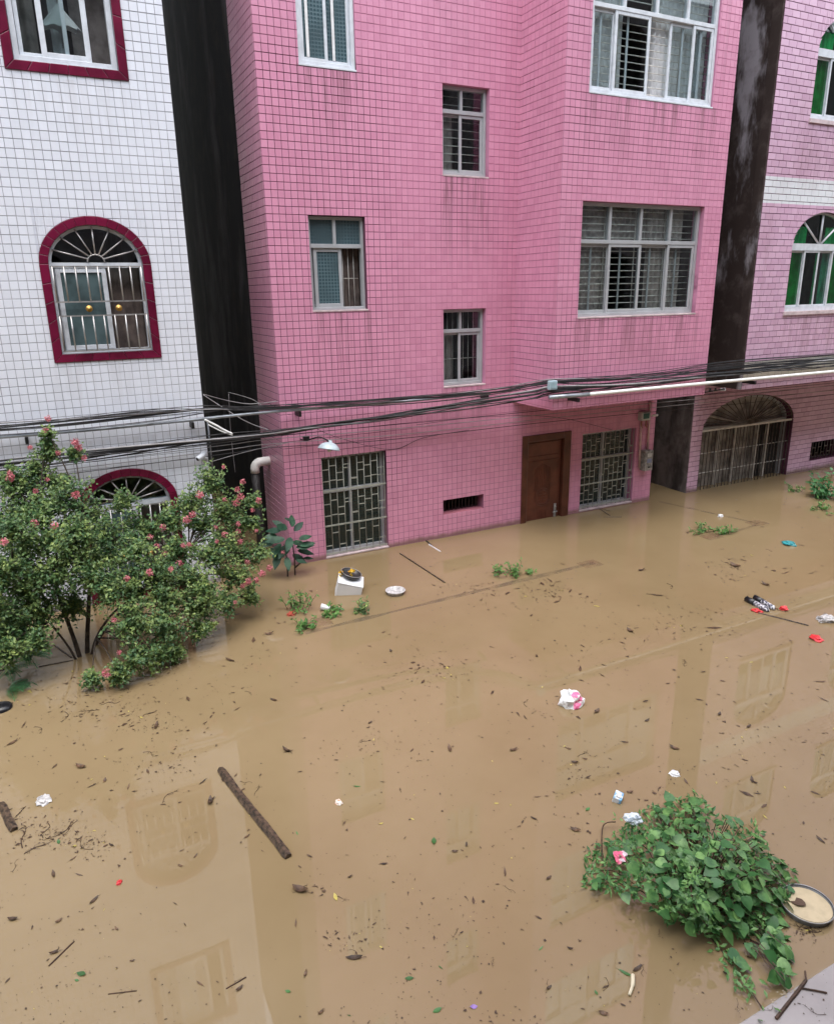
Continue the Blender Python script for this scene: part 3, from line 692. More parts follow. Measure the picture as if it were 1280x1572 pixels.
MB().tube([(p[0], .035, p[1]) for p in GT.arch(28, -.005)], .014, 6).build('arch_rail', m_rustbar, gate, True)
o = win_frame(lil, LV.x0, LV.x1, LV.z0, LV.z1, 0, m_rustbar, .02, .04, .14, None, (), False)
for i in range(1, 9): rod(o, (LV.x0+.105*i, .03, LV.z0), (LV.x0+.105*i, .03, LV.z1), .010, m_rustbar)
for i in range(9): z = LV.z0+LV.z1*0+(.14, .27)[i % 2]; bx('link', m_rustbar, o, LV.x0+.105*i+.01, LV.x0+.105*(i+1)-.01, .024, .036, z, z+.016)

# ================================================================ the house the picture is taken from (behind the camera)
own = thing('facing_house', 'dark grey house behind the viewer, mirrored in the window panes', 'house', (2, -14, 0))
g = MB(); oh = [Hole(-6+2.8*i, -4.6+2.8*i, z, z+1.5, .5) for i in range(9) for z in (3.2, 6.4, 9.6)]
wall(g, lambda u, v, d: (u, -10.85+d, v), -30, 45, -.75, 12.5, oh, .3); g.build('front_wall', M('darkened_grey_render', (.15, .145, .145), .8), own)  # unseen front, lengthened and darkened to shade the lane and cut bounce light
bx('dark_room_backing', m_dark, own, -30, 45, -12.5, -11.6, -.75, 12.4)  # one dark slab, its colour standing in for unlit rooms

# ================================================================ cables, pipes and fittings on the walls
def spline(pts, n=6):
    P = [Vector(p) for p in pts]; out = []
    for i in range(len(P)-1):
        a, b_, c, d = P[max(i-1, 0)], P[i], P[i+1], P[min(i+2, len(P)-1)]
        for k in range(n):
            t_ = k/n; out.append(.5*((2*b_)+(c-a)*t_+(2*a-5*b_+4*c-d)*t_*t_+(3*b_-a-3*c+d)*t_**3))
    out.append(P[-1]); return out
def run(lst): return spline([onY(*p) for p in lst], 6)
def cable(path, r, mat, label, group, off=0.0, twist=0.0, name='cable', cat='cable'):
    ph = random.uniform(0, 6.28); w = []; s = 0
    for i, p in enumerate(path):
        if i: s += (p-path[i-1]).length
        a = ph+s*twist; q = off*(.7+.5*math.sin(s*.9+ph*2))
        w.append(p+Vector((0, .5*q*math.cos(a), q*math.sin(a))))
    return tag(MB().tube(w, r, 6).build(name, mat, None, True), label, cat, group)
UP = run([(-80,661,-.32),(0,654,-.32),(164,641,-.3),(312,628,-.3),(400,627,-.25),(597,614,-.25),(754,600.5,-.5),(820,588,-1.0),(862,583,-1.25),(967,580,-1.25),(1084,570,-1.25),(1280,549,-1.25),(1400,536,-1.25)])
LOW = run([(-80,727,-.34),(0,715,-.34),(131,699,-.32),(256,682,-.32),(344,672,-.3),(420,664,-.25),(482,655,-.25),(580,643,-.25),(679,628,-.4),(761,615,-.75),(820,605.5,-1.1),(850,599,-1.25),(967,589,-1.29),(1084,577,-1.29),(1280,557,-1.29),(1400,545,-1.29)])
for k in range(7): cable(UP, random.choice((.006, .008, .011)), m_cable if k != 3 else m_cablegrey, 'black cable in the upper sagging bundle strung along the house fronts', 'upper cable bundle', .042, .8)
for k in range(11): cable(LOW, random.choice((.007, .010, .013)), m_cable if k not in (4, 8) else m_cablegrey, 'cable in the thick lower bundle strung along the house fronts', 'lower cable bundle', .058, .9)
for dy, dY, mt in ((0, 0, m_cablegrey), (7, .03, m_cablegrey), (-5, .02, m_cable), (13, .05, m_cable)):
    L = [(-80, 735, -.33), (0, 728, -.33), (131, 711, -.31), (344, 684, -.25), (420, 674, -.2), (597, 659+dy*.3, -.18), (820, 637, -.2), (999, 619, -.22), (1116, 608, -.2), (1280, 592, -.2), (1400, 580, -.2)]
    cable(run([(a, c+dy, Y+dY) for a, c, Y in L]), .0055, mt, 'thin single wire below the cable bundles, passing under the bays', 'thin wires under the bays', .008, .5)
for pts, mt, r in (([(312,605,-.1),(350,615,.2),(385,620,.2),(425,616,-.02)], m_cablegrey, .006), ([(312,606,-.1),(346,628,-.05),(380,648,-.1),(412,660,-.2)], m_cablegrey, .007), ([(350,602,.6),(385,612,.4),(404,624,.1)], m_cablegrey, .005),
                   ([(314,644,-.3),(330,652,-.3),(344,660,-.3),(357,666,-.3)], m_pvc, .016), ([(320,652,-.3),(340,662,-.3),(357,668,-.3)], m_pvc, .011), ([(351,604,1.0),(354,660,1.0),(361,725,1.0)], m_cablegrey, .005), ([(320,710,-.2),(380,693,-.2),(440,680,-.1)], m_cablegrey, .005),
                   ([(640,652,-.1),(740,640,-.15),(850,640,-.1),(940,660,-.02)], m_cable, .004), ([(482,656,-.2),(520,672,-.1),(600,690,-.02),(650,672,-.02),(720,660,-.02)], m_cable, .004)):
    P = run(pts); p0 = proj(P[len(P)//2])
    tag(MB().tube(P, r, 6).build('drop_wire', mt, None, True), 'short loose wire crossing between the cable bundles at the house corner' if p0[0] < 460 else 'thin slack wire drooping across the pink wall', 'wire', 'loose drop wires')
for k in range(9):
    o_ = random.uniform(-11, 10); sg = random.uniform(2, 9)
    P = run([(846+random.uniform(-4, 10), 588+o_*.4, -1.27), (920, 584+o_+sg, -1.3), (1010, 577+o_+sg*.5, -1.28), (1120, 566+o_-sg*.3, -1.3), (1280, 552+o_, -1.27), (1400, 540+o_, -1.27)])
    tag(MB().tube(P, random.choice((.004, .006, .007)), 5).build('slack_cable', m_cable, None, True), 'slack black cable looping right from the junction box over the bay', 'cable', 'slack cables over the bay')
for k in range(8):
    o_ = random.uniform(-8, 14)
    P = run([(-80, 661+o_, -.34), (80, 648+o_+3, -.34), (240, 634+o_, -.32), (400, 627-o_*.4, -.27), (560, 617+o_*.5, -.27), (700, 606+o_*.6, -.45), (840, 588+o_*.3, -1.2)])
    tag(MB().tube(P, random.choice((.004, .005)), 5).build('slack_cable', m_cable, None, True), 'thin slack cable straying from the upper bundle left of the bay', 'cable', 'slack cables left of the bay')
pipe = thing('galvanised_pipe', 'grey galvanised conduit pipe bracketed across the white and pink houses', 'pipe', onY(164, 657.6, -.28))
MB().tube([onY(*p) for p in ((-80, 678, -.28), (164, 657.6, -.28), (295, 644.5, -.28), (420, 631.5, -.24), (470, 628, -.2), (620, 616, -.2), (752, 603, -.2))], .022, 10).build('tube', m_galv, pipe, True)
for p, Y in (((295, 647), WY), ((462, 631), 0), ((751, 605), 0), ((40, 670), WY)):
    q = onY(*p, -.26); bx('bracket', m_iron, pipe, q.x-.018, q.x+.018, -.3 if Y else -.22, Y, q.z-.09, q.z-.01)
pv = thing('white_conduit', 'white plastic conduit pipe fixed across the bay of the pink house', 'pipe', onY(905, 603, -1.2))
MB().tube([onY(*p, -1.37) for p in ((844, 610), (905, 605), (1085, 588), (1280, 570), (1400, 559))], .029, 12).build('tube', m_pvc, pv, True)
MB().tube([onY(*p, -1.37) for p in ((843, 610), (904, 605.1))], .032, 12).build('steel_end', m_galv, pv, True)
for p in ((887, 606), (1158, 580)):
    q = onY(p[0], p[1]+3, -1.37); bx('bracket', m_iron, pv, q.x-.02, q.x+.02, -1.4, BAYY, q.z-.08, q.z-.02)
q = onY(848, 591, -1.3); jb = thing('junction_box', 'pale blue junction box among cables at the bay corner', 'box', q)
bend(MB().box(q.x-.075, q.x+.075, q.y-.03, q.y+.04, q.z-.07, q.z+.07).build('case', M('pale_blue_plastic', (.42, .56, .62), .4), jb), .012, 2)
bend(MB().box(q.x-.055, q.x+.055, q.y-.036, q.y-.0301, q.z-.05, q.z+.05).build('lid', M('faded_blue_plastic', (.36, .5, .56), .4), jb), .006, 1)
q = onY(1098, 597, -1.1); it = thing('insulator_rack', 'small iron insulator rack reaching out below the alley cables', 'rack', q)
MB().tube([onY(1082, 602, -1.2), onY(1112, 597, -1.25)], .012, 8).build('arm', m_iron, it, True)
for px in (1090, 1098, 1107, 1112):
    c = onY(px, 598, -1.22); MB().lathe([(.001, .03), (.022, .026), (.014, .01), (.026, -.004), (.022, -.02), (.001, -.022)], 12, c).build('insulator', m_aluw if px > 1100 else m_iron, it, True)
# lamp on the pink wall
q = onY(505, 688, -.42); lamp = thing('wall_lamp', 'white enamel lamp shade on a curved arm above the left grille window', 'lamp', q)
sh = MB().lathe([(.018, .12), (.03, .118), (.036, .09), (.07, .082), (.11, .06), (.145, .028), (.165, -.012), (.168, -.022), (.158, -.015), (.135, .022), (.09, .058), (.03, .078)], 24).build('shade', M('pale_enamel', (.44, .52, .57), .35), lamp, True)
sh.location = (0, 0, 0); sh.rotation_euler = (R(-8), R(14), 0)
MB().lathe([(.001, -.06), (.022, -.05), (.03, -.025), (.02, .0), (.016, .05)], 14, q).build('bulb', M('frosted_bulb', (.6, .55, .48), .3), lamp, True)
MB().tube(spline([onY(461, 674, -.02), onY(470, 676, -.15), onY(488, 671, -.3), onY(499, 674, -.42), q+Vector((0, 0, .1))], 5), .011, 8).build('arm', m_iron, lamp, True)
MB().lathe([(.001, .04), (.05, .035), (.055, 0), (.04, -.03), (.001, -.035)], 14, onY(470, 673, -.12)).build('ballast', m_iron, lamp, True)
# meters
q = onY(988, 638, -.05); mt_ = thing('electricity_meter', 'pale electricity meter with a green window on the pink wall', 'meter', q)
bend(MB().box(q.x-.11, q.x+.11, -.12, -.006, q.z-.085, q.z+.085).build('case', M('pale_meter_case', (.5, .5, .47), .4), mt_), .01, 2)
bx('window', M('green_meter_glass', (.03, .11, .10), .1), mt_, q.x-.075, q.x+.075, -.125, -.1205, q.z-.05, q.z+.055)
for dx in (-.05, .06): MB().tube([(q.x+dx, -.06, q.z-.085), (q.x+dx+.01, -.05, q.z-.2), (q.x+dx+.06, -.03, q.z-.24)], .012, 6).build('cable_tail', M('copper_brown_tail', (.3, .12, .06), .5), mt_, True)
q2 = onY(991, 706, -.06); fb = thing('fuse_box', 'grey weathered fuse box below the meter at the pink corner', 'box', q2)
bend(MB().box(q2.x-.1, q2.x+.1, -.15, -.006, q2.z-.2, q2.z+.2).build('case', M('weathered_grey_box', (.36, .33, .3), .6, var=.3, vs_=15), fb), .01, 2)
bx('label_plate', M('blue_grey_plate', (.2, .22, .33), .4), fb, q2.x-.05, q2.x+.06, -.155, -.1505, q2.z-.04, q2.z+.04)
bx('switch_window', M('clear_switch_window', (.55, .53, .5), .2), fb, q2.x-.05, q2.x+.06, -.156, -.1505, q2.z+.08, q2.z+.15)
bx('latch', m_iron, fb, q2.x-.02, q2.x+.03, -.157, -.1505, q2.z-.14, q2.z-.115)
m_cond = M('pink_smeared_conduit', (.62, .42, .4), .5)
for (a, c), (d, e), lb in (((984, 648), (981, 718), 'pinkish conduit running down from the meter past the fuse box'), ((998, 616), (994, 690), 'pinkish conduit running from the bay soffit down to the fuse box')):
    tag(MB().tube([onY(a, c, -.035), onY(d, e, -.035)], .02, 8).build('conduit', m_cond, None, True), lb, 'conduit')
tag(MB().tube([onY(1001, 638, -.1), onY(1009, 637, -.22)], .022, 8).build('pipe_stub', m_pvc, None, True), 'short white pipe stub sticking out at the alley corner', 'pipe')
# elbow pipe on the pink side return
d = ray(413, 707); e0 = CAM+d*((PX0-.01)/d.x)
el = thing('drain_pipe', 'white elbow of a waste pipe on the side of the pink house', 'pipe', e0)
c0 = e0+Vector((-.13, 0, 0))
MB().tube([e0+Vector((.05, 0, 0)), e0+Vector((-.06, 0, 0))]+[c0+Vector((-.11*math.sin(a), 0, -.11+.11*math.cos(a))) for a in (.3, .6, .9, 1.2, 1.5)]+[c0+Vector((-.11, 0, -.17))], .072, 16).build('elbow', m_pvc, el, True)
MB().tube([c0+Vector((-.11, 0, -.15)), (c0.x-.11, c0.y, -.7)], .062, 14).build('downpipe', M('sooty_pipe', (.03, .028, .03), .6), el, True)
# security camera
q = onY(309, 700, WY-.14); cc = thing('security_camera', 'white bullet security camera on the white house corner', 'camera', (q.x, WY, q.z))
ax = Vector((-.75, -.5, -.35)).normalized()
MB().tube([q-ax*.09, q-ax*.085, q+ax*.08, q+ax*.085], [.02, .038, .036, .03], 14).build('body', m_aluw, cc, True)
MB().tube([q+ax*.084, q+ax*.088], [.027, .024], 14).build('lens', m_iron, cc, True)
MB().tube([q-ax*.06+Vector((0, 0, -.02)), q+Vector((.05, .06, -.06)), (q.x+.06, WY+.0, q.z-.07)], .014, 8).build('bracket', m_aluw, cc, True)
MB().tube([(q.x+.06, WY-.012, q.z-.07), (q.x+.06, WY+.002, q.z-.07)], .045, 14).build('base', m_aluw, cc, True)
tag(MB().tube([onY(318, 640, -.19), onY(326, 716, -.19)], .012, 6).build('corner_conduit', m_galv, None, True), 'thin grey conduit down the corner of the white house', 'conduit')

# ================================================================ drowned planter edges just breaking the surface
def kerbmat(name, c, c2):
    t = NT(name); tr = t.n.new('ShaderNodeBsdfTransparent'); mx = t.n.new('ShaderNodeMixShader')
    t.base(t.mix(t.ramp(t.noise(5, 4), .35, .65), c, c2), .12, 0, .4)
    t.l.new(t.math('MULTIPLY', t.ramp(t.noise(3.5, 6, .7), .25, .7), .5), mx.inputs[0]); t.l.new(tr.outputs[0], mx.inputs[1]); t.l.new(t.p.outputs[0], mx.inputs[2])
    t.l.new(mx.outputs[0], t.n['Material Output'].inputs[0]); return t.m
m_kerb = kerbmat('silted_kerb', (.13, .105, .078), (.19, .145, .095)); m_kred = kerbmat('silted_red_tile', (.23, .12, .08), (.235, .16, .10))
def kerb(p, q, w, label, reds=()):
    p, q = Vector(p), Vector(q); o = thing('planter_edge', label, 'kerb', (p+q)/2); d = (q-p).normalized(); s = Vector((-d.y, d.x, 0))
    prof = [(-w, -.3), (-w, -.002), (-w*.6, .0022), (w*.6, .0022), (w, -.002), (w, -.3)]; b = MB(); n = 12
    vs_ = []
    for i in range(n+1):
        c = p+(q-p)*i/n; k = random.uniform(.5, 1.3); vs_ += [c+s*a*k+Vector((0, 0, z)) for a, z in prof]
    b.poly(vs_, [(i*6+j, i*6+j+1, i*6+7+j, i*6+6+j) for i in range(n) for j in range(5)]); b.build('coping', m_kerb, o)
    for c in reds:
        c = Vector(c); bend(MB().box(c.x-.17, c.x+.17, c.y-.13, c.y+.13, -.3, .0045).build('cap_tile', m_kred, o), .004, 1)
K = lambda px, py: onZ(px, py)
kerb(K(468, 972), K(912, 864), .065, 'long drowned planter edge with red ends in front of the pink house', [K(488, 956), K(906, 866)])
kerb(K(1165, 804), K(1012, 770), .05, 'drowned kerb running from the alley to a red tile', [K(1162, 803)])
kerb(K(1098, 824), K(1160, 806), .05, 'short drowned kerb beside the floating green weeds', [K(1092, 824)])

ld = thing('concrete_ledge', 'pale wet concrete ledge awash in the bottom right corner', 'ledge', (3, -9.4, 0))
m_ledge = M('pale_wet_concrete', (.34, .305, .30), .3, var=.12, vs_=2.5, bump=.15, bs=25, alt=(.27, .24, .235))
LY = onZ(1210, 1523, .03).y
bend(MB().box(-6, 14, -10.84, LY, -.75, .03).build('slab', m_ledge, ld), .008, 2)
m_scum = M('cream_flotsam', (.36, .29, .2), .7, var=.2)
b = MB()
for k in range(26):
    p = Vector((random.gauss(3.42, .1), LY+random.gauss(.0, .018), .034)); s = random.uniform(.003, .010); b.face([p+Vector((s*math.cos(a), s*.6*math.sin(a), 0)) for a in (0, 1.3, 2.6, 3.8, 5.1)])
tag(b.build('flotsam_line', m_scum), 'cream flotsam bits gathered along the edge of the concrete ledge', 'litter', kind='stuff')
# ================================================================ plants
def add_leaf(b, c, nrm, ln, wd, fold=.25, tint=None):
    nrm = Vector(nrm).normalized(); a = Vector((random.gauss(0, 1), random.gauss(0, 1), random.gauss(0, 1))); t_ = (a-nrm*a.dot(nrm)).normalized(); s = nrm.cross(t_)
    b.tint = random.uniform(.02, 1) if tint is None else tint
    m_ = c+t_*ln*.45
    b.poly([c, m_+s*wd*.5+nrm*wd*fold, c+t_*ln, m_-s*wd*.5+nrm*wd*fold], [(0, 1, 2), (0, 2, 3)])
m_leafA = leafmat('myrtle_leaf', (.07, .165, .065), (.35, .44, .13)); m_leafB = leafmat('weed_leaf', (.07, .19, .04), (.18, .34, .08)); m_leafV = leafmat('vine_leaf', (.045, .155, .045), (.23, .42, .13), rough=.38)
m_leafD = leafmat('dark_broad_leaf', (.014, .06, .034), (.05, .13, .07), rough=.5); m_fern = leafmat('fern_leaf', (.05, .19, .06), (.12, .33, .12))
m_flower = leafmat('pink_blossom', (.66, .17, .22), (.80, .40, .42), trans=.2, rough=.7)
# crape myrtle
tb = onZ(128, 1003); tree = thing('crape_myrtle_tree', 'crape myrtle tree with pink blossom standing in the flood before the white house', 'tree', tb)
CL = [(40,780,60,-1.3),(100,770,52,-1.5),(30,860,62,-1.6),(110,850,60,-1.9),(60,935,52,-1.9),(10,945,52,-1.6),(160,830,55,-1.5),(165,905,48,-2.1),(225,812,42,-1.4),(240,880,55,-2.0),(292,775,40,-1.2),(322,742,34,-1.1),(352,785,44,-1.2),(382,805,28,-1.3),(398,850,22,-1.5),(330,850,50,-1.6),(290,890,46,-2.0),(362,885,36,-1.6),(305,935,40,-2.1),(250,962,44,-2.4),(200,955,40,-2.4),(215,1008,36,-2.6),(182,1036,24,-2.7),(142,1042,16,-2.6),(75,692,20,-1.2),(58,722,24,-1.2),(88,742,26,-1.2),(115,695,12,-1.2),(38,745,28,-1.2),(190,770,26,-1.3),(-30,800,60,-1.3),(-30,900,60,-1.5),(12,735,24,-1.2),(262,800,30,-1.3),(385,915,22,-1.7),(345,925,28,-1.9),(130,790,36,-1.3),(75,830,40,-1.8),(205,850,40,-1.9),(390,770,16,-1.2),(20,820,40,-1.9),(80,880,42,-2.0),(135,880,36,-2.0),(150,860,34,-1.6),(45,900,40,-1.9),(5,880,44,-2.0),(110,930,34,-1.7),(250,920,40,-2.2),(200,905,36,-2.1),(270,845,34,-1.7),(310,805,34,-1.3),(345,830,30,-1.3),(370,850,30,-1.4),(-10,960,30,-1.6),(60,790,40,-1.6),(310,965,20,-2.2),(240,1000,26,-2.5),(74,664,9,-1.2),(71,678,11,-1.2),(20,965,30,-1.8),(120,820,40,-1.9),(-10,985,40,-2.0),(40,980,28,-2.0),(310,905,34,-2.1),(270,1000,20,-2.4),(-20,930,50,-2.1),(8,1000,32,-2.3),(58,985,22,-2.2)]
crown = MB(); crown.tint = .5; br = MB()
stems = [(onZ(122, 1008), .034), (onZ(134, 1002), .036), (onZ(147, 990), .028), (onZ(141, 1004), .024), (onZ(116, 1012), .018)]
hubs = []
for k, (s0, r) in enumerate(stems):
    tgt = onY((60, 130, 290, 230, 20)[k], (800, 790, 840, 900, 880)[k], (-1.4, -1.5, -1.4, -2.0, -1.7)[k])
    mid = s0+(tgt-s0)*.45+Vector((random.uniform(-.08, .08), 0, .12)); P = spline([s0-Vector((0, 0, .6)), s0, mid, tgt], 5)
    br.tube(P, [r*(1-.65*i/(len(P)-1)) for i in range(len(P))], 8); hubs += P[7:]
for (px, py, rp, Y) in CL:
    c = onY(px, py, Y); dist = (c-CAM).dot(fw); rad = rp/F_PX*dist
    h = min(hubs, key=lambda q: (q-c).length+(.6 if q.z > c.z+.1 else 0))
    P = spline([h, h+(c-h)*.5+Vector((0, 0, .06)), c], 4); br.tube(P, [.011*(1-.6*i/(len(P)-1)) for i in range(len(P))], 5)
    nt = max(8, int(rp*1.05))
    for t_i in range(nt):
        v = Vector((random.gauss(0, 1), random.gauss(0, 1), random.gauss(0, 1))).normalized(); e = c+Vector((v.x*rad, v.y*rad*.75, v.z*rad))*random.uniform(.35, 1.12)
        s0 = c+(e-c)*.15; mid = (s0+e)/2+Vector((0, 0, .02)); br.tube([s0, mid, e], [.0035, .0028, .0015], 3, False)
        base_t = min(1, max(.02, random.gauss(.45, .3)+(.12 if px > 280 else 0)))
        for k in range(22):
            f = random.uniform(.15, 1.05); p = s0+(e-s0)*f+Vector((random.gauss(0, .028), random.gauss(0, .028), random.gauss(0, .028)))
            add_leaf(crown, p, (random.gauss(0, .6), random.gauss(-.35, .6), random.gauss(.8, .4)), random.uniform(.034, .06), random.uniform(.022, .036), .2, min(1, max(.02, base_t+random.gauss(0, .15))))
br.build('trunk', m_bark, tree, True); crown.build('crown', m_leafA, tree)
fb_ = MB(); fb_.tint = .5
for i in range(46):
    v = Vector((random.gauss(0, 1), random.gauss(0, 1), random.gauss(0, .9))).normalized()*random.uniform(.3, 1); add_leaf(fb_, v*.055, v+Vector((0, 0, .3)), .028, .026, .35)
fme = fb_.mesh('blossom', m_flower)
FL = [(50,405),(140,265),(215,185),(225,130),(270,290),(365,262),(350,240),(395,315),(222,415),(165,468),(355,485),(1045,355),(1135,425),(1110,460),(1125,495),(1050,508),(1105,522),(935,488),(1180,558),(1210,512),(900,580),(875,605),(760,640),(1010,638),(1115,622),(1115,658),(1050,672),(1015,705),(1125,705),(1200,655),(735,725),(855,725),(885,720),(770,760),(700,848),(800,835),(840,805),(1158,800),(1150,900),(1135,915),(1200,885),(1165,890),(1225,855),(1260,830),(1100,990),(535,1075),(495,1322),(558,1225),(595,878),(703,685),(160,620),(255,632),(45,385),(20,705)]
for (x, y) in FL[:]:
    px, py = x/3.048, 600+y/3.048
    j = min(CL, key=lambda c: math.hypot(c[0]-px, c[1]-py)/c[2]); dist = (onY(px, py, j[3])-CAM).dot(fw)
    p = onY(px, py, j[3]-.95*j[2]/F_PX*dist*.75); put('blossom', fme, tree, p, (random.uniform(0, 6), random.uniform(0, 6), random.uniform(0, 6)), random.uniform(.5, 1.05))
# ferny shrub at the left edge
def frond(b, p0, d, ln, droop, lw, pairs=16):
    d = Vector(d).normalized(); side = d.cross(Vector((0, 0, 1))).normalized(); P = [p0+d*ln*i/pairs+Vector((0, 0, -droop*(i/pairs)**2)) for i in range(pairs+1)]
    b.tint = .3; b.tube(P, .004, 3, False)
    for i in range(1, pairs+1):
        w = lw*math.sin(math.pi*min(.93, .15+.8*i/pairs)); dr = (P[i]-P[i-1]).normalized()
        for s in (-1, 1):
            tip = P[i]+side*s*w+dr*w*.35+Vector((0, 0, -w*.15)); b.tint = random.uniform(.1, 1); h = dr*w*.11
            b.poly([P[i]-h*.4, (P[i]+tip)/2-h, tip, (P[i]+tip)/2+h], [(0, 1, 2), (0, 2, 3)])
fs = onZ(-8, 1062); fern = thing('ferny_shrub', 'feathery bright green shrub at the left edge below the tree', 'shrub', fs)
b = MB(); b.tint = .5
for px, py, n in ((38, 1002, 9), (12, 1025, 10), (42, 1045, 9), (-20, 1005, 8), (15, 1055, 8)):
    c = onY(px, py, fs.y+random.uniform(-.1, .3))
    for k in range(n):
        a = random.uniform(-2.2, .9) if px > 0 else random.uniform(0, 6.28); frond(b, c, (math.cos(a), math.sin(a), random.uniform(-.1, .5)), random.uniform(.22, .4), .1, random.uniform(.05, .08))
b.build('fronds', m_fern, fern); MB().tube([fs-Vector((0, 0, .4)), fs+Vector((0, 0, .2)), onY(20, 1020, fs.y)], [.02, .015, .008], 6).build('stem', m_bark, fern, True)
# broad-leaved plant at the pink corner
def ovate(n=5, fold=.12, heart=False):
    pts = []
    out = [(-.06, .0), (.05, .20), (.28, .36), (.55, .34), (.8, .18), (1.0, 0)] if not heart else [(.0, .0), (-.13, .18), (-.06, .40), (.18, .50), (.5, .42), (.8, .18), (1.03, 0)]
    b = MB(); k = len(out)
    vs_ = [(x, 0, -.10*x*x) for x, _ in out]+[(x, y, fold*y-.10*x*x) for x, y in out[1:-1]]+[(x, -y, fold*y-.10*x*x) for x, y in out[1:-1]]
    fs_ = []; L = lambda i: i if i in (0, k-1) else k+i-1; Rr = lambda i: i if i in (0, k-1) else 2*k-3+i
    for i in range(k-1):
        for S_, fl in ((L, 0), (Rr, 1)):
            f = [i, i+1]+([S_(i+1)] if i+1 != k-1 else [])+([S_(i)] if i != 0 else [])
            if len(set(f)) >= 3: fs_.append(tuple(f) if fl else tuple(reversed(f)))
    b.poly(vs_, fs_); return b
LH, LO = ovate(heart=True).mesh('heart_leaf', m_leafV, True), ovate().mesh('broad_leaf', m_leafD, True)
def leaf_rot(nrm, head):
    n = Vector(nrm).normalized(); x = Vector((math.cos(head), math.sin(head), 0)); x = (x-n*x.dot(n)).normalized(); y = n.cross(x)
    return Matrix(((x.x, y.x, n.x), (x.y, y.y, n.y), (x.z, y.z, n.z))).to_euler()
cb = onZ(446, 884); cp = thing('broad_leaved_plant', 'dark broad-leaved plant on thin stems at the pink house corner', 'plant', cb)
tips = []
for (x0, y0), (x1, y1) in (((441, 884), (436, 835)), ((452, 883), (448, 828)), ((452, 872), (466, 858))):
    p0 = onY(x0, y0, cb.y); p1 = onY(x1, y1, cb.y); P = [p0-Vector((0, 0, .3)) if y0 > 880 else p0, p0+(p1-p0)*.5+Vector((.02, 0, 0)), p1]; MB().tube(P, [.014, .012, .008], 7).build('stem', m_bark, cp, True); tips.append(p1)
for (px, py, h, s) in ((430,835,200,.24),(424,822,170,.2),(440,812,120,.22),(452,815,60,.2),(446,826,270,.24),(428,850,215,.24),(456,840,340,.24),(450,852,300,.22),(438,845,240,.22),(460,828,10,.2),(434,808,100,.18),(466,857,-10,.14),(444,800,80,.16),(422,842,190,.2),(455,860,320,.16),(436,828,150,.26),(450,834,20,.26),(442,838,250,.28),(430,815,140,.22),(458,846,330,.24),(440,856,260,.2),(420,832,180,.22),(448,808,90,.22),(462,838,0,.22)):
    p = onY(px, py, cb.y+random.uniform(-.12, .12)); put('leaf', LO, cp, p, leaf_rot((random.gauss(0, .3), -.55+random.gauss(0, .25), .8), R(h+random.uniform(-20, 20))), (s*1.1, s*.72, s))
put('flower', fme, cp, onY(434, 848, cb.y-.16), None, .6)
# weeds half under water
def weed(px, py, w, h, n, label, mat=None, ls=.07, red=False):
    c = onZ(px, py); o = thing('flooded_weed', label, 'weed', c, 'weeds standing in the water'); sc = F_PX/(c-CAM).dot(fw); b = MB(); b.tint = .5; s = MB()
    for k in range(n):
        a = Vector((random.gauss(0, w*.32)/sc, random.gauss(0, w*.32)/sc, 0)); tip = c+a+Vector((random.gauss(0, .05), random.gauss(0, .05), random.uniform(.15, 1)*h/sc)); p0 = c+a*.5
        s.tube([p0-Vector((0, 0, .05)), (p0+tip)/2+Vector((0, 0, .01)), tip], [.004, .003, .002], 3, False)
        for j in range(9): add_leaf(b, p0+(tip-p0)*random.uniform(.15, 1)+Vector((0, 0, .01)), (random.gauss(0, .6), random.gauss(-.3, .5), .9), ls*random.uniform(.6, 1.2), ls*.4, .15)
    s.build('stem', m_twig, o); b.build('foliage', mat or m_leafB, o)
    return o
weed(455, 938, 42, 34, 16, 'bright green weed with red litter at its foot, left of the white cup')
weed(468, 965, 30, 12, 12, 'low green weed clump at the red end of the drowned edge')
weed(503, 948, 14, 14, 7, 'small green weed just below the white cup'); weed(515, 938, 20, 10, 7, 'small green weed right beside the white cup')
weed(551, 940, 26, 20, 12, 'green weed clump nearest the white foam box', m_leafA)
weed(788, 884, 30, 24, 14, 'lone green weed in the water below the brown door'); weed(762, 880, 10, 12, 5, 'tiny green sprig left of the weed below the door'); weed(810, 880, 12, 8, 5, 'tiny green sprig right of the weed below the door')
weed(1078, 815, 34, 14, 14, 'floating green weed mat in front of the arched gate'); weed(1108, 819, 24, 12, 10, 'right end of the floating green weed mat before the arched gate', m_leafB, .08)
weed(1262, 764, 40, 42, 26, 'leafy green bush rising from the flood at the right edge', m_fern, .15); weed(1220, 754, 24, 12, 10, 'low green sprig left of the bush at the right edge'); weed(1258, 782, 36, 12, 12, 'yellowish weed in front of the bush at the right edge')
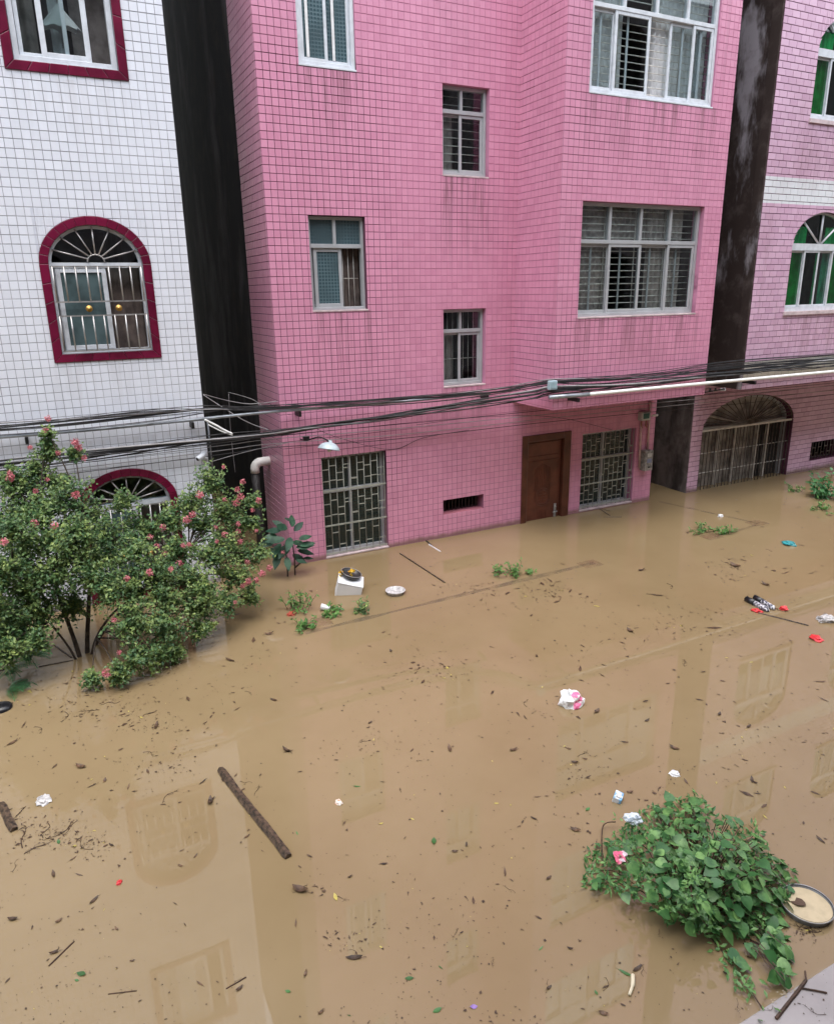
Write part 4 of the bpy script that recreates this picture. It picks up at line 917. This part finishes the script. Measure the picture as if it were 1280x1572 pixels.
# vine mound
mc = onZ(1065, 1352); vine = thing('vine_mound', 'green heart-leaved creeper heaped over the water at lower right', 'shrub', mc)
POLY = [(893,1350),(905,1305),(935,1288),(985,1243),(1030,1228),(1075,1215),(1100,1255),(1160,1268),(1185,1310),(1222,1340),(1213,1385),(1196,1420),(1205,1450),(1210,1492),(1190,1500),(1178,1455),(1150,1440),(1110,1428),(1060,1420),(1030,1420),(990,1385),(950,1368),(895,1366)]
def inside(x, y):
    r = False
    for (x0, y0), (x1, y1) in zip(POLY, POLY[1:]+POLY[:1]):
        if (y0 > y) != (y1 > y) and x < (x1-x0)*(y-y0)/(y1-y0)+x0: r = not r
    return r
def mound_h(x, y): r2 = ((x-1070)/165)**2+((y-1330)/125)**2; return max(.015, .36*(1-r2))
small = MB(); small.tint = .5; vs2 = MB(); nh = 0
while nh < 288:
    x, y = random.uniform(893, 1225), random.uniform(1212, 1505)
    if not inside(x, y) or (x < 1000 and random.random() < .8): continue
    if random.random() < .3: x += random.gauss(0, 9); y += random.gauss(0, 9)
    h = mound_h(x, y)*random.uniform(.6, 1.05)+(random.uniform(0, .09) if random.random() < .3 else 0); p = onZ(x, y, h); nh += 1
    out = Vector((x-1070, -(y-1330), 0))/260
    put('leaf', LH, vine, p, leaf_rot((out.x+random.gauss(0, .3), out.y-.2+random.gauss(0, .3), 1), random.uniform(0, 6.28) if random.random() < .4 else R(-70)+random.gauss(0, .6)), random.choice((.04, .055, .065, .075, .085, .095)))
    q = Vector((p.x*.55+mc.x*.45, p.y*.55+mc.y*.45, -.05)); vs2.tube([q, (q+p)/2+Vector((0, 0, .06)), p], .0035, 3, False)
for k in range(5200):
    x, y = random.uniform(893, 1225), random.uniform(1212, 1505)
    if not inside(x, y): continue
    h = mound_h(x, y)*random.uniform(.1, 1.0 if x < 1010 else .85); add_leaf(small, onZ(x, y, h), (random.gauss(0, .6), random.gauss(-.3, .6), .9), random.uniform(.035, .07), random.uniform(.016, .03), .15)
for (pts, n) in (([(1040, 1400), (1090, 1440), (1130, 1490), (1152, 1525)], 130), ([(1165, 1420), (1195, 1450), (1198, 1498)], 60), ([(1060, 1330), (1065, 1390), (1100, 1440)], 160), ([(925, 1330), (925, 1270), (945, 1262)], 5), ([(1152, 1522), (1172, 1552), (1184, 1575)], 3)):
    P = spline([onZ(a, c, .02 if c > 1430 else mound_h(a, c)*.98+.03) for a, c in pts], 8); vs2.tube(P, .005, 4, False)
    for k in range(n):
        q = random.choice(P); add_leaf(small, q+Vector((random.gauss(0, .035), random.gauss(0, .035), random.uniform(0, .03))), (random.gauss(0, .5), random.gauss(-.2, .5), 1), random.uniform(.035, .06), .022, .1, random.uniform(.6, 1))
for (px, py) in ((1172,1440),(1190,1430),(1200,1455),(1168,1452),(1195,1478),(1188,1448),(1150,1450),(1132,1476),(1120,1462),(1178,1428)):
    put('leaf', LH, vine, onZ(px, py, .05), leaf_rot((random.gauss(0, .2), -.2, 1), R(-80)+random.gauss(0, .5)), random.choice((.075, .09, .1)))
vs2.build('stems', m_twig, vine); small.build('small_leaves', m_leafV, vine)

# ================================================================ floating rubbish
def crumple(name, mat, px, py, wpx, hz, label, cat, seed=0, flat=.5, group=None, amp=.55, sub=3):
    import bmesh
    from mathutils import noise as nz
    c = onZ(px, py); sc = (c-CAM).dot(fw)/F_PX; r = wpx*sc/2; bm = bmesh.new(); bmesh.ops.create_icosphere(bm, subdivisions=sub, radius=1)
    for v in bm.verts:
        k = 1+amp*nz.noise(v.co*1.6+Vector((seed, 0, 0)))+amp*.6*abs(nz.noise(v.co*4+Vector((0, seed, 0)))); co = v.co*k
        v.co = (co.x*r, co.y*r*.8, max(-.02, co.z*hz*sc*.6+hz*sc*flat*.5))
    me = bpy.data.meshes.new(name); bm.to_mesh(me); bm.free(); me.materials.append(mat)
    return tag(put(name, me, None, c, (0, 0, random.uniform(0, 3))), label, cat, group)
def duo(name, a, b_, lo, hi, scale=9, rough=.4):
    t = NT(name); return t.base(t.mix(t.ramp(t.noise(scale, 3), lo, hi), a, b_), rough)
m_bagw = duo('white_printed_plastic', (.78, .79, .8), (.75, .16, .33), .56, .62, 6); m_plastic = M('thin_white_plastic', (.72, .72, .74), .3, var=.12, vs_=20); m_clear = M('clear_crumpled_plastic', (.58, .56, .56), .15, var=.25, vs_=25)
m_red = M('red_plastic', (.62, .03, .035), .35); m_teal = M('teal_wrapper', (.02, .25, .28), .3); m_blue = duo('blue_white_wrapper', (.18, .42, .68), (.7, .74, .8), .5, .56, 20); m_cream = M('cream_foam', (.66, .58, .42), .6, var=.08); m_pinkpl = duo('pink_wrapper', (.7, .12, .22), (.62, .5, .55), .52, .6, 20)
crumple('plastic_bag', m_bagw, 877, 1080, 38, 22, 'knotted white plastic bag with pink print floating mid-water', 'bag', 1)
crumple('plastic_bag', m_clear, 1268, 953, 26, 10, 'clear crumpled plastic bag at the right edge', 'bag', 5)
crumple('plastic_bag', m_clear, 67, 1230, 24, 7, 'pale plastic bag beside the log at the left edge', 'bag', 9)
crumple('red_wrapper', m_red, 1252, 981, 20, 5, 'red plastic scrap below the clear bag', 'litter', 2); crumple('red_wrapper', m_red, 1203, 936, 13, 6, 'red plastic scrap at the ends of the black bottles', 'litter', 3); crumple('red_wrapper', m_red, 1162, 939, 14, 4, 'red plastic scrap under the black bottles', 'litter', 4)
crumple('red_wrapper', M('faded_red_litter', (.42, .07, .04), .6), 447, 943, 15, 4, 'red litter at the foot of the bright green weed', 'litter', 6); crumple('red_wrapper', m_red, 183, 1356, 9, 4, 'tiny red scrap floating alone near the left', 'litter', 7)
crumple('teal_wrapper', m_teal, 1211, 836, 18, 6, 'teal wrapper floating before the arched gate', 'litter', 8); c = onZ(947, 1228); ct = thing('drink_carton', 'small blue and white carton above the creeper', 'carton', c); ct.rotation_euler = (R(14), R(-10), R(35))
b = bend(MB().box(-.045, .045, -.035, .035, -.05, .06).build('body', m_blue, ct), .006, 2); b.location = (0, 0, 0); b = bend(MB().box(-.03, .03, -.02, .02, .0601, .07).build('top_flap', m_plastic, b), .003, 1)
crumple('white_wrapper', m_plastic, 1035, 1189, 15, 5, 'white paper scrap above the creeper', 'litter', 12); crumple('white_wrapper', m_plastic, 1106, 793, 9, 4, 'tiny white scrap before the arched gate', 'litter', 13)
crumple('orange_wrapper', duo('orange_white_wrapper', (.7, .62, .55), (.62, .2, .08), .5, .56, 30), 520, 1233, 12, 4, 'small orange and white packet in mid-water', 'litter', 14)
crumple('foil_wrapper', duo('foil', (.6, .66, .72), (.2, .25, .3), .5, .6, 18, .2), 970, 1284, 24, 12, 'silvery crushed cup caught in the creeper', 'litter', 15, 1.2).location.z = .13
crumple('pink_wrapper', m_pinkpl, 951, 1340, 22, 9, 'pink wrapper caught at the left side of the creeper', 'litter', 16, 1.2).location.z = .12
# floating foam box with a pan on it
m_foam = M('white_foam', (.80, .81, .84), .6, var=.03); fbx = onZ(535, 908); box = thing('foam_box', 'tilted white foam box floating before the pink house', 'box', fbx)
me = bend(MB().box(-.18, .18, -.14, .14, -.12, .15).build('body', m_foam, box), .012, 2); lid = bend(MB().box(-.184, .184, -.144, .144, .152, .172).build('lid', m_foam, me), .006, 2)
box.rotation_euler = (R(10), R(15), R(-22)); box.location.z = .03
for o in (me,): o.location = (0, 0, 0)
pz = fbx+Vector((.05, .02, .225)); pan = thing('frying_pan', 'round dark pan lying on the white foam box', 'pan', pz); pan.rotation_euler = (R(10), R(15), 0); pan.scale = (1.12, 1.12, 1.12)
pb = MB().lathe([(.001, 0), (.09, 0), (.115, .012), (.13, .045), (.134, .045), (.119, .008), (.09, -.005), (.001, -.005)], 28).build('bowl', M('blackened_pan', (.05, .045, .045), .35, .3), pan, True); pb.location = (0, 0, 0)
MB().lathe([(.131, .043), (.137, .047), (.131, .051), (.127, .047), (.131, .043)], 28).build('rim', m_steel, pan, True).location = (0, 0, 0)
m_yel = duo('yellow_petal', (.72, .42, .02), (.75, .55, .08), .4, .6, 30)
for dx, dy, s, lb in ((.02, -.01, .055, 'yellow peel lying in the dark pan'), (-.135, .03, .045, 'yellow peel on the edge of the foam box beside the pan')):
    b = MB()
    for k in range(9): v = Vector((random.gauss(0, 1), random.gauss(0, 1), random.gauss(.6, .5))).normalized(); add_leaf(b, v*s*.2, v, s*1.2, s, .3)
    b.t = []; tag(put('yellow_peel', b.mesh('yellow_peel', m_yel), None, pz+Vector((dx, dy, .045))), lb, 'peel')
# basins, cup, bottles
c = onZ(607, 911); bs = thing('clear_basin', 'shallow clear plastic basin afloat right of the foam box', 'basin', c)
MB().lathe([(.001, .012), (.10, .012), (.125, .05), (.142, .055), (.145, .05), (.13, .04), (.11, -.03), (.001, -.03)], 28, c).build('bowl', m_clear, bs, True)
MB().lathe([(.10, .014), (.108, .02), (.114, .016)], 28, c).build('ring', m_plastic, bs, True)
c = onZ(1237, 1396); bs = thing('mud_filled_basin', 'round enamel basin full of pale silt beside the creeper', 'basin', c)
MB().lathe([(.12, -.1), (.155, .02), (.166, .05), (.172, .052), (.172, .046), (.16, .03), (.13, -.1)], 36, c).build('bowl', M('grey_enamel', (.3, .3, .31), .3, .2), bs, True)
MB().lathe([(.1605, .048), (.1635, .0525), (.1605, .051)], 36, c).build('rim_line', m_iron, bs, True)
MB().lathe([(.001, .036), (.1585, .034)], 36, c).build('silt', M('pale_silt', (.52, .42, .27), .6, var=.08, vs_=15), bs, True)
put('sunken_leaf', ovate().mesh('sunken_leaf', M('brown_leaf', (.09, .05, .03), .6)), bs, c+Vector((-.02, .0, .045)), (0.1, .1, 1.9), .12)
c = onZ(500, 937); d1 = Vector((.75, -.5, -.15)).normalized(); cu = thing('paper_cup', 'white paper cup lying among the weeds below the foam box', 'cup', c)
MB().tube([c+Vector((0, 0, .04))-d1*.06, c+Vector((0, 0, .04))+d1*.06], [.045, .033], 16, False).build('wall', m_plastic, cu, True); MB().tube([c+Vector((0, 0, .04))-d1*.062, c+Vector((0, 0, .04))-d1*.055], .047, 16, False).build('rim', m_plastic, cu, True)
m_blk = M('black_plastic', (.012, .012, .015), .3); m_lab = duo('black_white_label', (.6, .6, .64), (.05, .05, .08), .48, .54, 35)
for k, (p, q_) in enumerate((((1145, 919), (1180, 938)), ((1158, 917), (1189, 935)))):
    a, e = onZ(*p, .03), onZ(*q_, .02); bt = thing('black_bottle', ('black-capped bottle with patterned label, the nearer of the floating pair', 'black-capped bottle with patterned label, the farther of the floating pair')[k], 'bottle', a, 'floating bottles')
    MB().tube([a, a+(e-a)*.02, a+(e-a)*.4], [.03, .04, .04], 14).build('cap', m_blk, bt, True); MB().tube([a+(e-a)*.401, a+(e-a)*.9, e], [.037, .037, .014], 14).build('body', m_lab, bt, True)
tag(MB().lathe([(.001, .05), (.06, .05), (.10, .03), (.11, .0), (.1, -.05)], 20, onZ(2, 1088)).build('black_pot', m_blk, None, True), 'black plastic pot afloat at the left edge below the ferny shrub', 'pot')
MBc = MB().tube(spline([onZ(966, 1528, .012), onZ(971, 1512, .016), onZ(971, 1496, .014)], 5), [.010]*5+[.014]*5+[.007], 6); tag(MBc.build('foam_strip', m_cream, None, True), 'bent cream foam strip floating below the creeper', 'litter')
# logs and sticks
def log(p, q, r, label, name='log', cat='log', mat=None, n=5):
    a, e = onZ(*p), onZ(*q); a, e = a+Vector((0, 0, .035 if a.y < -8.3 else 0)), e+Vector((0, 0, .035 if e.y < -8.3 else 0)); s_ = random.uniform(0, 6); N = 26; P = [a+(e-a)*i/N+Vector((r*.08*math.sin(i*.31+s_), r*.08*math.sin(i*.23+s_*2), r*.25)) for i in range(N+1)]
    return tag(MB().tube(P, [r*(1+.03*math.sin(i*.41+s_)+.03*math.sin(i*.9+s_*3)+random.uniform(-.02, .02))*(.86 if i in (0, len(P)-1) else 1) for i in range(len(P))], n).build(name, mat or m_wood, None, n > 6), label, cat)
log((338, 1183), (443, 1318), .036, 'long dark soaked log floating in the open water at left'); log((2, 1236), (22, 1276), .035, 'short dark log at the left edge beside a pale bag')
log((614, 850), (683, 895), .014, 'straight dark stick floating before the low vent', 'stick', 'stick'); log((1163, 941), (1241, 961), .013, 'dark stick drifting under the black bottles', 'stick', 'stick'); log((1190, 1572), (1236, 1512), .010, 'forked dark stick in the bottom right corner', 'stick', 'stick', m_twig, 6)
log((649, 826), (665, 840), .012, 'dark handle piece of debris by the vent wall', 'stick', 'stick', m_iron, 6); log((658, 836), (676, 847), .011, 'white strip of debris beside the vent wall', 'strip', 'litter', m_plastic, 6)
log((920, 781), (936, 792), .012, 'dark branch piece below the right grille window', 'stick', 'stick'); log((926, 794), (954, 794), .008, 'thin dark twig below the right grille window', 'stick', 'stick')
log((75, 1484), (114, 1446), .006, 'thin stick floating at lower left', 'stick', 'stick', m_twig, 5); log((166, 1527), (210, 1522), .004, 'thin straight twig near the bottom left edge', 'stick', 'stick', m_twig, 5); log((347, 1519), (378, 1501), .005, 'curved twig near the bottom left edge', 'stick', 'stick', m_twig, 5)
log((60, 1024), (112, 1014), .008, 'reddish stick under the crape myrtle', 'stick', 'stick'); log((110, 1010), (82, 990), .011, 'forked dark branch at the foot of the crape myrtle', 'stick', 'stick')
for p, q_ in (((1236, 1512), (1234, 1498)), ((1226, 1524), (1268, 1532))): log(p, q_, .006, 'side shoot of the forked stick in the bottom right corner', 'side_twig', 'twig', m_twig, 5)['group'] = 'shoots of the corner stick'
# leaves and twigs that can be told apart
m_dead = M('dead_leaf', (.095, .05, .024), .55, var=.35, vs_=30, orand=.45); m_green = M('floating_green_leaf', (.05, .15, .035), .4, orand=.35); m_yl = M('yellow_leaf', (.42, .34, .08), .5, orand=.2); m_purple = M('purple_petal', (.28, .16, .45), .5)
def leaf_mesh(mat, curl, wd):
    b = MB(); n = 6; vs_ = []
    for i in range(n+1):
        x = i/n-.5; w = wd*math.sin(math.pi*min(.98, max(.03, i/n)))**.8; z = curl*(x*x*4)*.25+.004
        vs_ += [(x, -w, z+curl*.3*w+.01*math.sin(i*2)), (x, 0.01*math.sin(i), z), (x, w, z+curl*.5*w)]
    fs_ = []
    for i in range(n):
        for k in range(2): fs_.append((i*3+k, i*3+k+1, i*3+k+4, i*3+k+3))
    b.poly(vs_, fs_); b.tube([(-.72, .02, .02), (-.5, 0, .012)], .012, 4); return b.mesh('leaf', mat, True)
DL = [leaf_mesh(m_dead, c, w) for c, w in ((.5, .16), (.9, .24), (.3, .1), (1.1, .2))]; GL = [leaf_mesh(m_green, .3, w) for w in (.13, .26)]; YL = leaf_mesh(m_yl, .3, .2); PL = leaf_mesh(m_purple, .6, .3)
LMK = [('the long log', 390, 1250), ('the short log', 12, 1255), ('the knotted white bag', 877, 1075), ('the black bottles', 1165, 925), ('the green creeper', 1060, 1340), ('the silt-filled basin', 1239, 1392), ('the teal wrapper', 1211, 836), ('the orange packet', 520, 1233), ('the tiny red scrap', 183, 1356), ('the cream foam strip', 970, 1510), ('the crape myrtle stems', 130, 1003), ('the clear basin', 607, 909), ('the blue carton', 947, 1225), ('the drowned red tile', 906, 866), ('the bottom edge at centre', 600, 1560), ('the bottom left corner', 10, 1565), ('the open water at centre', 700, 1320), ('the corner stick', 1215, 1540)]
SEEN = {}
def where(px, py, size):
    n, x, y = min(LMK, key=lambda l: math.hypot(l[1]-px, (l[2]-py)*1.2)); dx, dy = px-x, py-y; d = math.hypot(dx, dy)
    s = ('close ' if d < 45 else '')+(('to the right of' if dx > 0 else 'to the left of') if abs(dx) > abs(dy) else ('nearer than' if dy > 0 else 'beyond'))
    return s+' '+n
def size_word(s): return 'tiny' if s < 11 else 'small' if s < 15 else 'middling' if s < 20 else 'large' if s < 28 else 'very large'
def float_leaf(px, py, size, kind='d'):
    me, lb, gr = {'d': (random.choice(DL), 'small dead brown leaf floating on the muddy water', 'dead leaves on the water'), 'g': (random.choice(GL), 'fallen green leaf floating on the muddy water', 'green leaves on the water'), 'y': (YL, 'small yellow leaf floating on the muddy water', 'yellow leaves on the water'), 'p': (PL, 'purple petal scrap floating near the bottom edge', 'petal scrap')}[kind]
    c = onZ(px, py); s = size*(c-CAM).dot(fw)/F_PX
    o = put('floating_leaf', me, None, c+Vector((0, 0, .002)), (random.gauss(0, .08), random.gauss(0, .08), random.uniform(0, 6.28)), s*.82); tag(o, (size_word(size)+' '+{'d': 'dead brown leaf', 'g': 'fallen green leaf', 'y': 'yellow leaf', 'p': 'purple petal'}[kind]+' afloat '+where(px, py, size)), 'leaf', gr)
for px, py, s in ((124,1178,22),(161,1199,12),(141,1207,18),(227,1185,14),(197,1209,16),(311,1201,18),(323,1232,24),(379,1285,14),(403,1307,8),(461,1367,34),(82,1343,20),(122,1344,16),(112,1319,16),(171,1298,14),(240,1115,24),(232,1095,18),(420,1075,18),(364,1089,14),(36,1114,18),(19,1141,22),(444,1154,16),(300,1315,11),(277,1330,10),
                  (825,1224,13),(819,1257,15),(775,1340,21),(842,1349,13),(589,1327,15),(544,1471,32),(454,1419,18),(475,1315,13),(698,1308,12),(716,1298,11),(587,1201,10),(493,1555,14),(537,1347,10),(469,1496,14),(842,1518,14),
                  (1008,914,26),(1175,898,19),(984,876,15),(967,969,18),(916,1093,17),(1034,1149,20),(959,1140,14),(882,1171,14),(903,1193,15),(1259,1047,20),(1265,1075,17),(1104,1097,12),(993,1107,12),(989,984,10),(1149,1116,12),(806,1102,14),(924,1037,14),(1079,1032,9),(1154,1198,18),(1157,1201,17),(967,1217,13),(1162,1219,14),(883,1275,20),(1259,1290,20),(926,1557,18),(1053,1201,14),(875,1457,12),(978,1488,24),(929,1516,14),(1113,1495,10),(1149,1471,10),
                  (84,1463,19),(307,1511,18),(90,1415,14),(144,1383,22),(20,1412,20),(284,1420,10),(203,1476,10),(367,1519,16),(179,1427,10),(269,1388,10),(353,1014,22),(413,974,18),(1205,880,16),(1128,869,22),(850,916,12),(690,1150,22),(788,1152,16),(568,1110,10),(600,1000,10),(1098,940,12),(440,1153,22),(325,1228,14)): float_leaf(px, py, s)
for px, py, s in ((666,1292,18),(628,1503,16),(676,1486,10),(671,1552,18),(830,1457,12),(442,1523,12),(456,1280,10),(125,1496,20),(118,1506,9),(548,1208,14),(902,1243,12),(960,1495,26),(915,1525,10),(90,1293,12),(536,1560,8)): float_leaf(px, py, s, 'g')
for px, py, s in ((217,1102,9),(1153,1017,8),(1154,853,8),(585,1265,9),(633,1258,8),(515,1378,18),(1115,1010,6),(866,1146,6),(585,1455,8),(762,1234,9)): float_leaf(px, py, s, 'y')
float_leaf(727, 1547, 14, 'p')
def twig_mesh(seed):
    rs = random.Random(seed); b = MB(); P = spline([(-.5, rs.uniform(-.15, .15), .01), (-.1, rs.uniform(-.2, .2), .02), (.2, rs.uniform(-.2, .2), .02), (.5, rs.uniform(-.15, .15), .01)], 4); b.tube(P, [.016-.009*i/(len(P)-1) for i in range(len(P))], 4)
    for k in range(rs.randint(5, 10)):
        q = rs.choice(P); a = rs.uniform(0, 6.28); a = rs.gauss(0, .8)+(3.14 if rs.random() < .3 else 0); l = rs.uniform(.08, .3); b.tube([q, q+Vector((math.cos(a)*l*.5, math.sin(a)*l*.6, .03)), q+Vector((math.cos(a)*l, math.sin(a)*l, .02))], [.010, .008, .005], 3)
        if rs.random() < .35: e = q+Vector((math.cos(a)*l, math.sin(a)*l, .02)); b.face([e, e+Vector((.06, .02, .01)), e+Vector((.11, -.01, .0)), e+Vector((.05, -.02, .0))])
    return b.mesh('twig', m_twig)
TW_ = [twig_mesh(i) for i in range(6)]
for px, py, s in ((231,1158,38),(259,1223,42),(131,1300,44),(94,1276,60),(38,1285,70),(60,1300,60),(25,1250,50),(20,1330,36),(126,1096,26),(382,1064,22),(698,1432,26),(756,1478,24),(784,1365,28),(1029,900,28),(1128,869,34),(1051,1018,30),(894,1159,28),(807,1080,28),(1012,1433,20),(930,1512,34),(985,1490,30),(1243,1428,46),(1225,1420,36),(461,1367,34),(544,1463,26),(379,1200,26),(395,1215,30),(520,1380,30),(70,1275,46),(110,1272,44),(1180,845,16),(930,783,20),(1196,936,30),(560,1138,24),(362,1510,24),(186,1527,20),(842,1512,22),(1130,1550,30),(1250,1560,40),(1180,1556,24),(140,1090,36),(100,1100,40),(60,1120,34),(170,1080,36)):
    c = onZ(px, py); c.z = .034 if c.y < -8.4 else 0; o = put('floating_twig', random.choice(TW_), None, c, (0, 0, random.uniform(0, 6.28)), s*.72*(c-CAM).dot(fw)/F_PX); tag(o, size_word(s*.6)+' broken twig afloat '+where(px, py, s), 'twig', 'broken twigs on the water')
# specks nobody could count
from mathutils import noise as nz
b = MB(); k = 0
RAFT = [(60, 1280, 45), (90, 1290, 30), (90, 1100, 60), (160, 1085, 50), (235, 1108, 30), (985, 1020, 60), (1000, 960, 60), (900, 1180, 40), (1130, 870, 30), (461, 1367, 20), (131, 1300, 22), (560, 1140, 30), (1090, 960, 50), (720, 900, 40), (850, 905, 30), (1240, 1425, 18), (880, 1120, 50), (530, 1450, 30), (1000, 1180, 50), (650, 1010, 40), (250, 1170, 40)]
while k < 5200:
    if random.random() < .36: r_ = random.choice(RAFT); x, y = random.gauss(r_[0], r_[2]), random.gauss(r_[1], r_[2]*.5)
    else: x, y = random.uniform(-20, 1300), random.uniform(760, 1580)
    c = onZ(x, y); 
    if c.y > -.15 or c.y < -9.5: continue
    if nz.noise(Vector((c.x*.6, c.y*.6, 3)))*1.2+.8*nz.noise(Vector((c.x*2.6, c.y*2.6, 9))) < random.uniform(-.6, .75): continue
    k += 1; s = (abs(random.gauss(.3, .65))+.3)*(c-CAM).dot(fw)/F_PX*(1.9 if random.random() < .06 else 1); n = random.choice((3, 4, 5)); a0 = random.uniform(0, 6.28); el_ = random.choice((1, 1, 1.5, 3))
    b.cur = 0 if random.random() < .975 else 1
    dx, dy = math.cos(a0), math.sin(a0); pts = []
    for i in range(n):
        a = 2*math.pi*i/n; u_, v_ = s*el_*math.cos(a)*random.uniform(.6, 1.2), s*math.sin(a)*random.uniform(.6, 1.2); pts.append((c.x+u_*dx-v_*dy, c.y+u_*dy+v_*dx, .0035 if c.y > -8.45 else .034))
    b.face(pts)
tag(b.build('floating_specks', [m_dead, m_yl]), 'specks of bark and leaf litter scattered over the flood water', 'litter', kind='stuff')
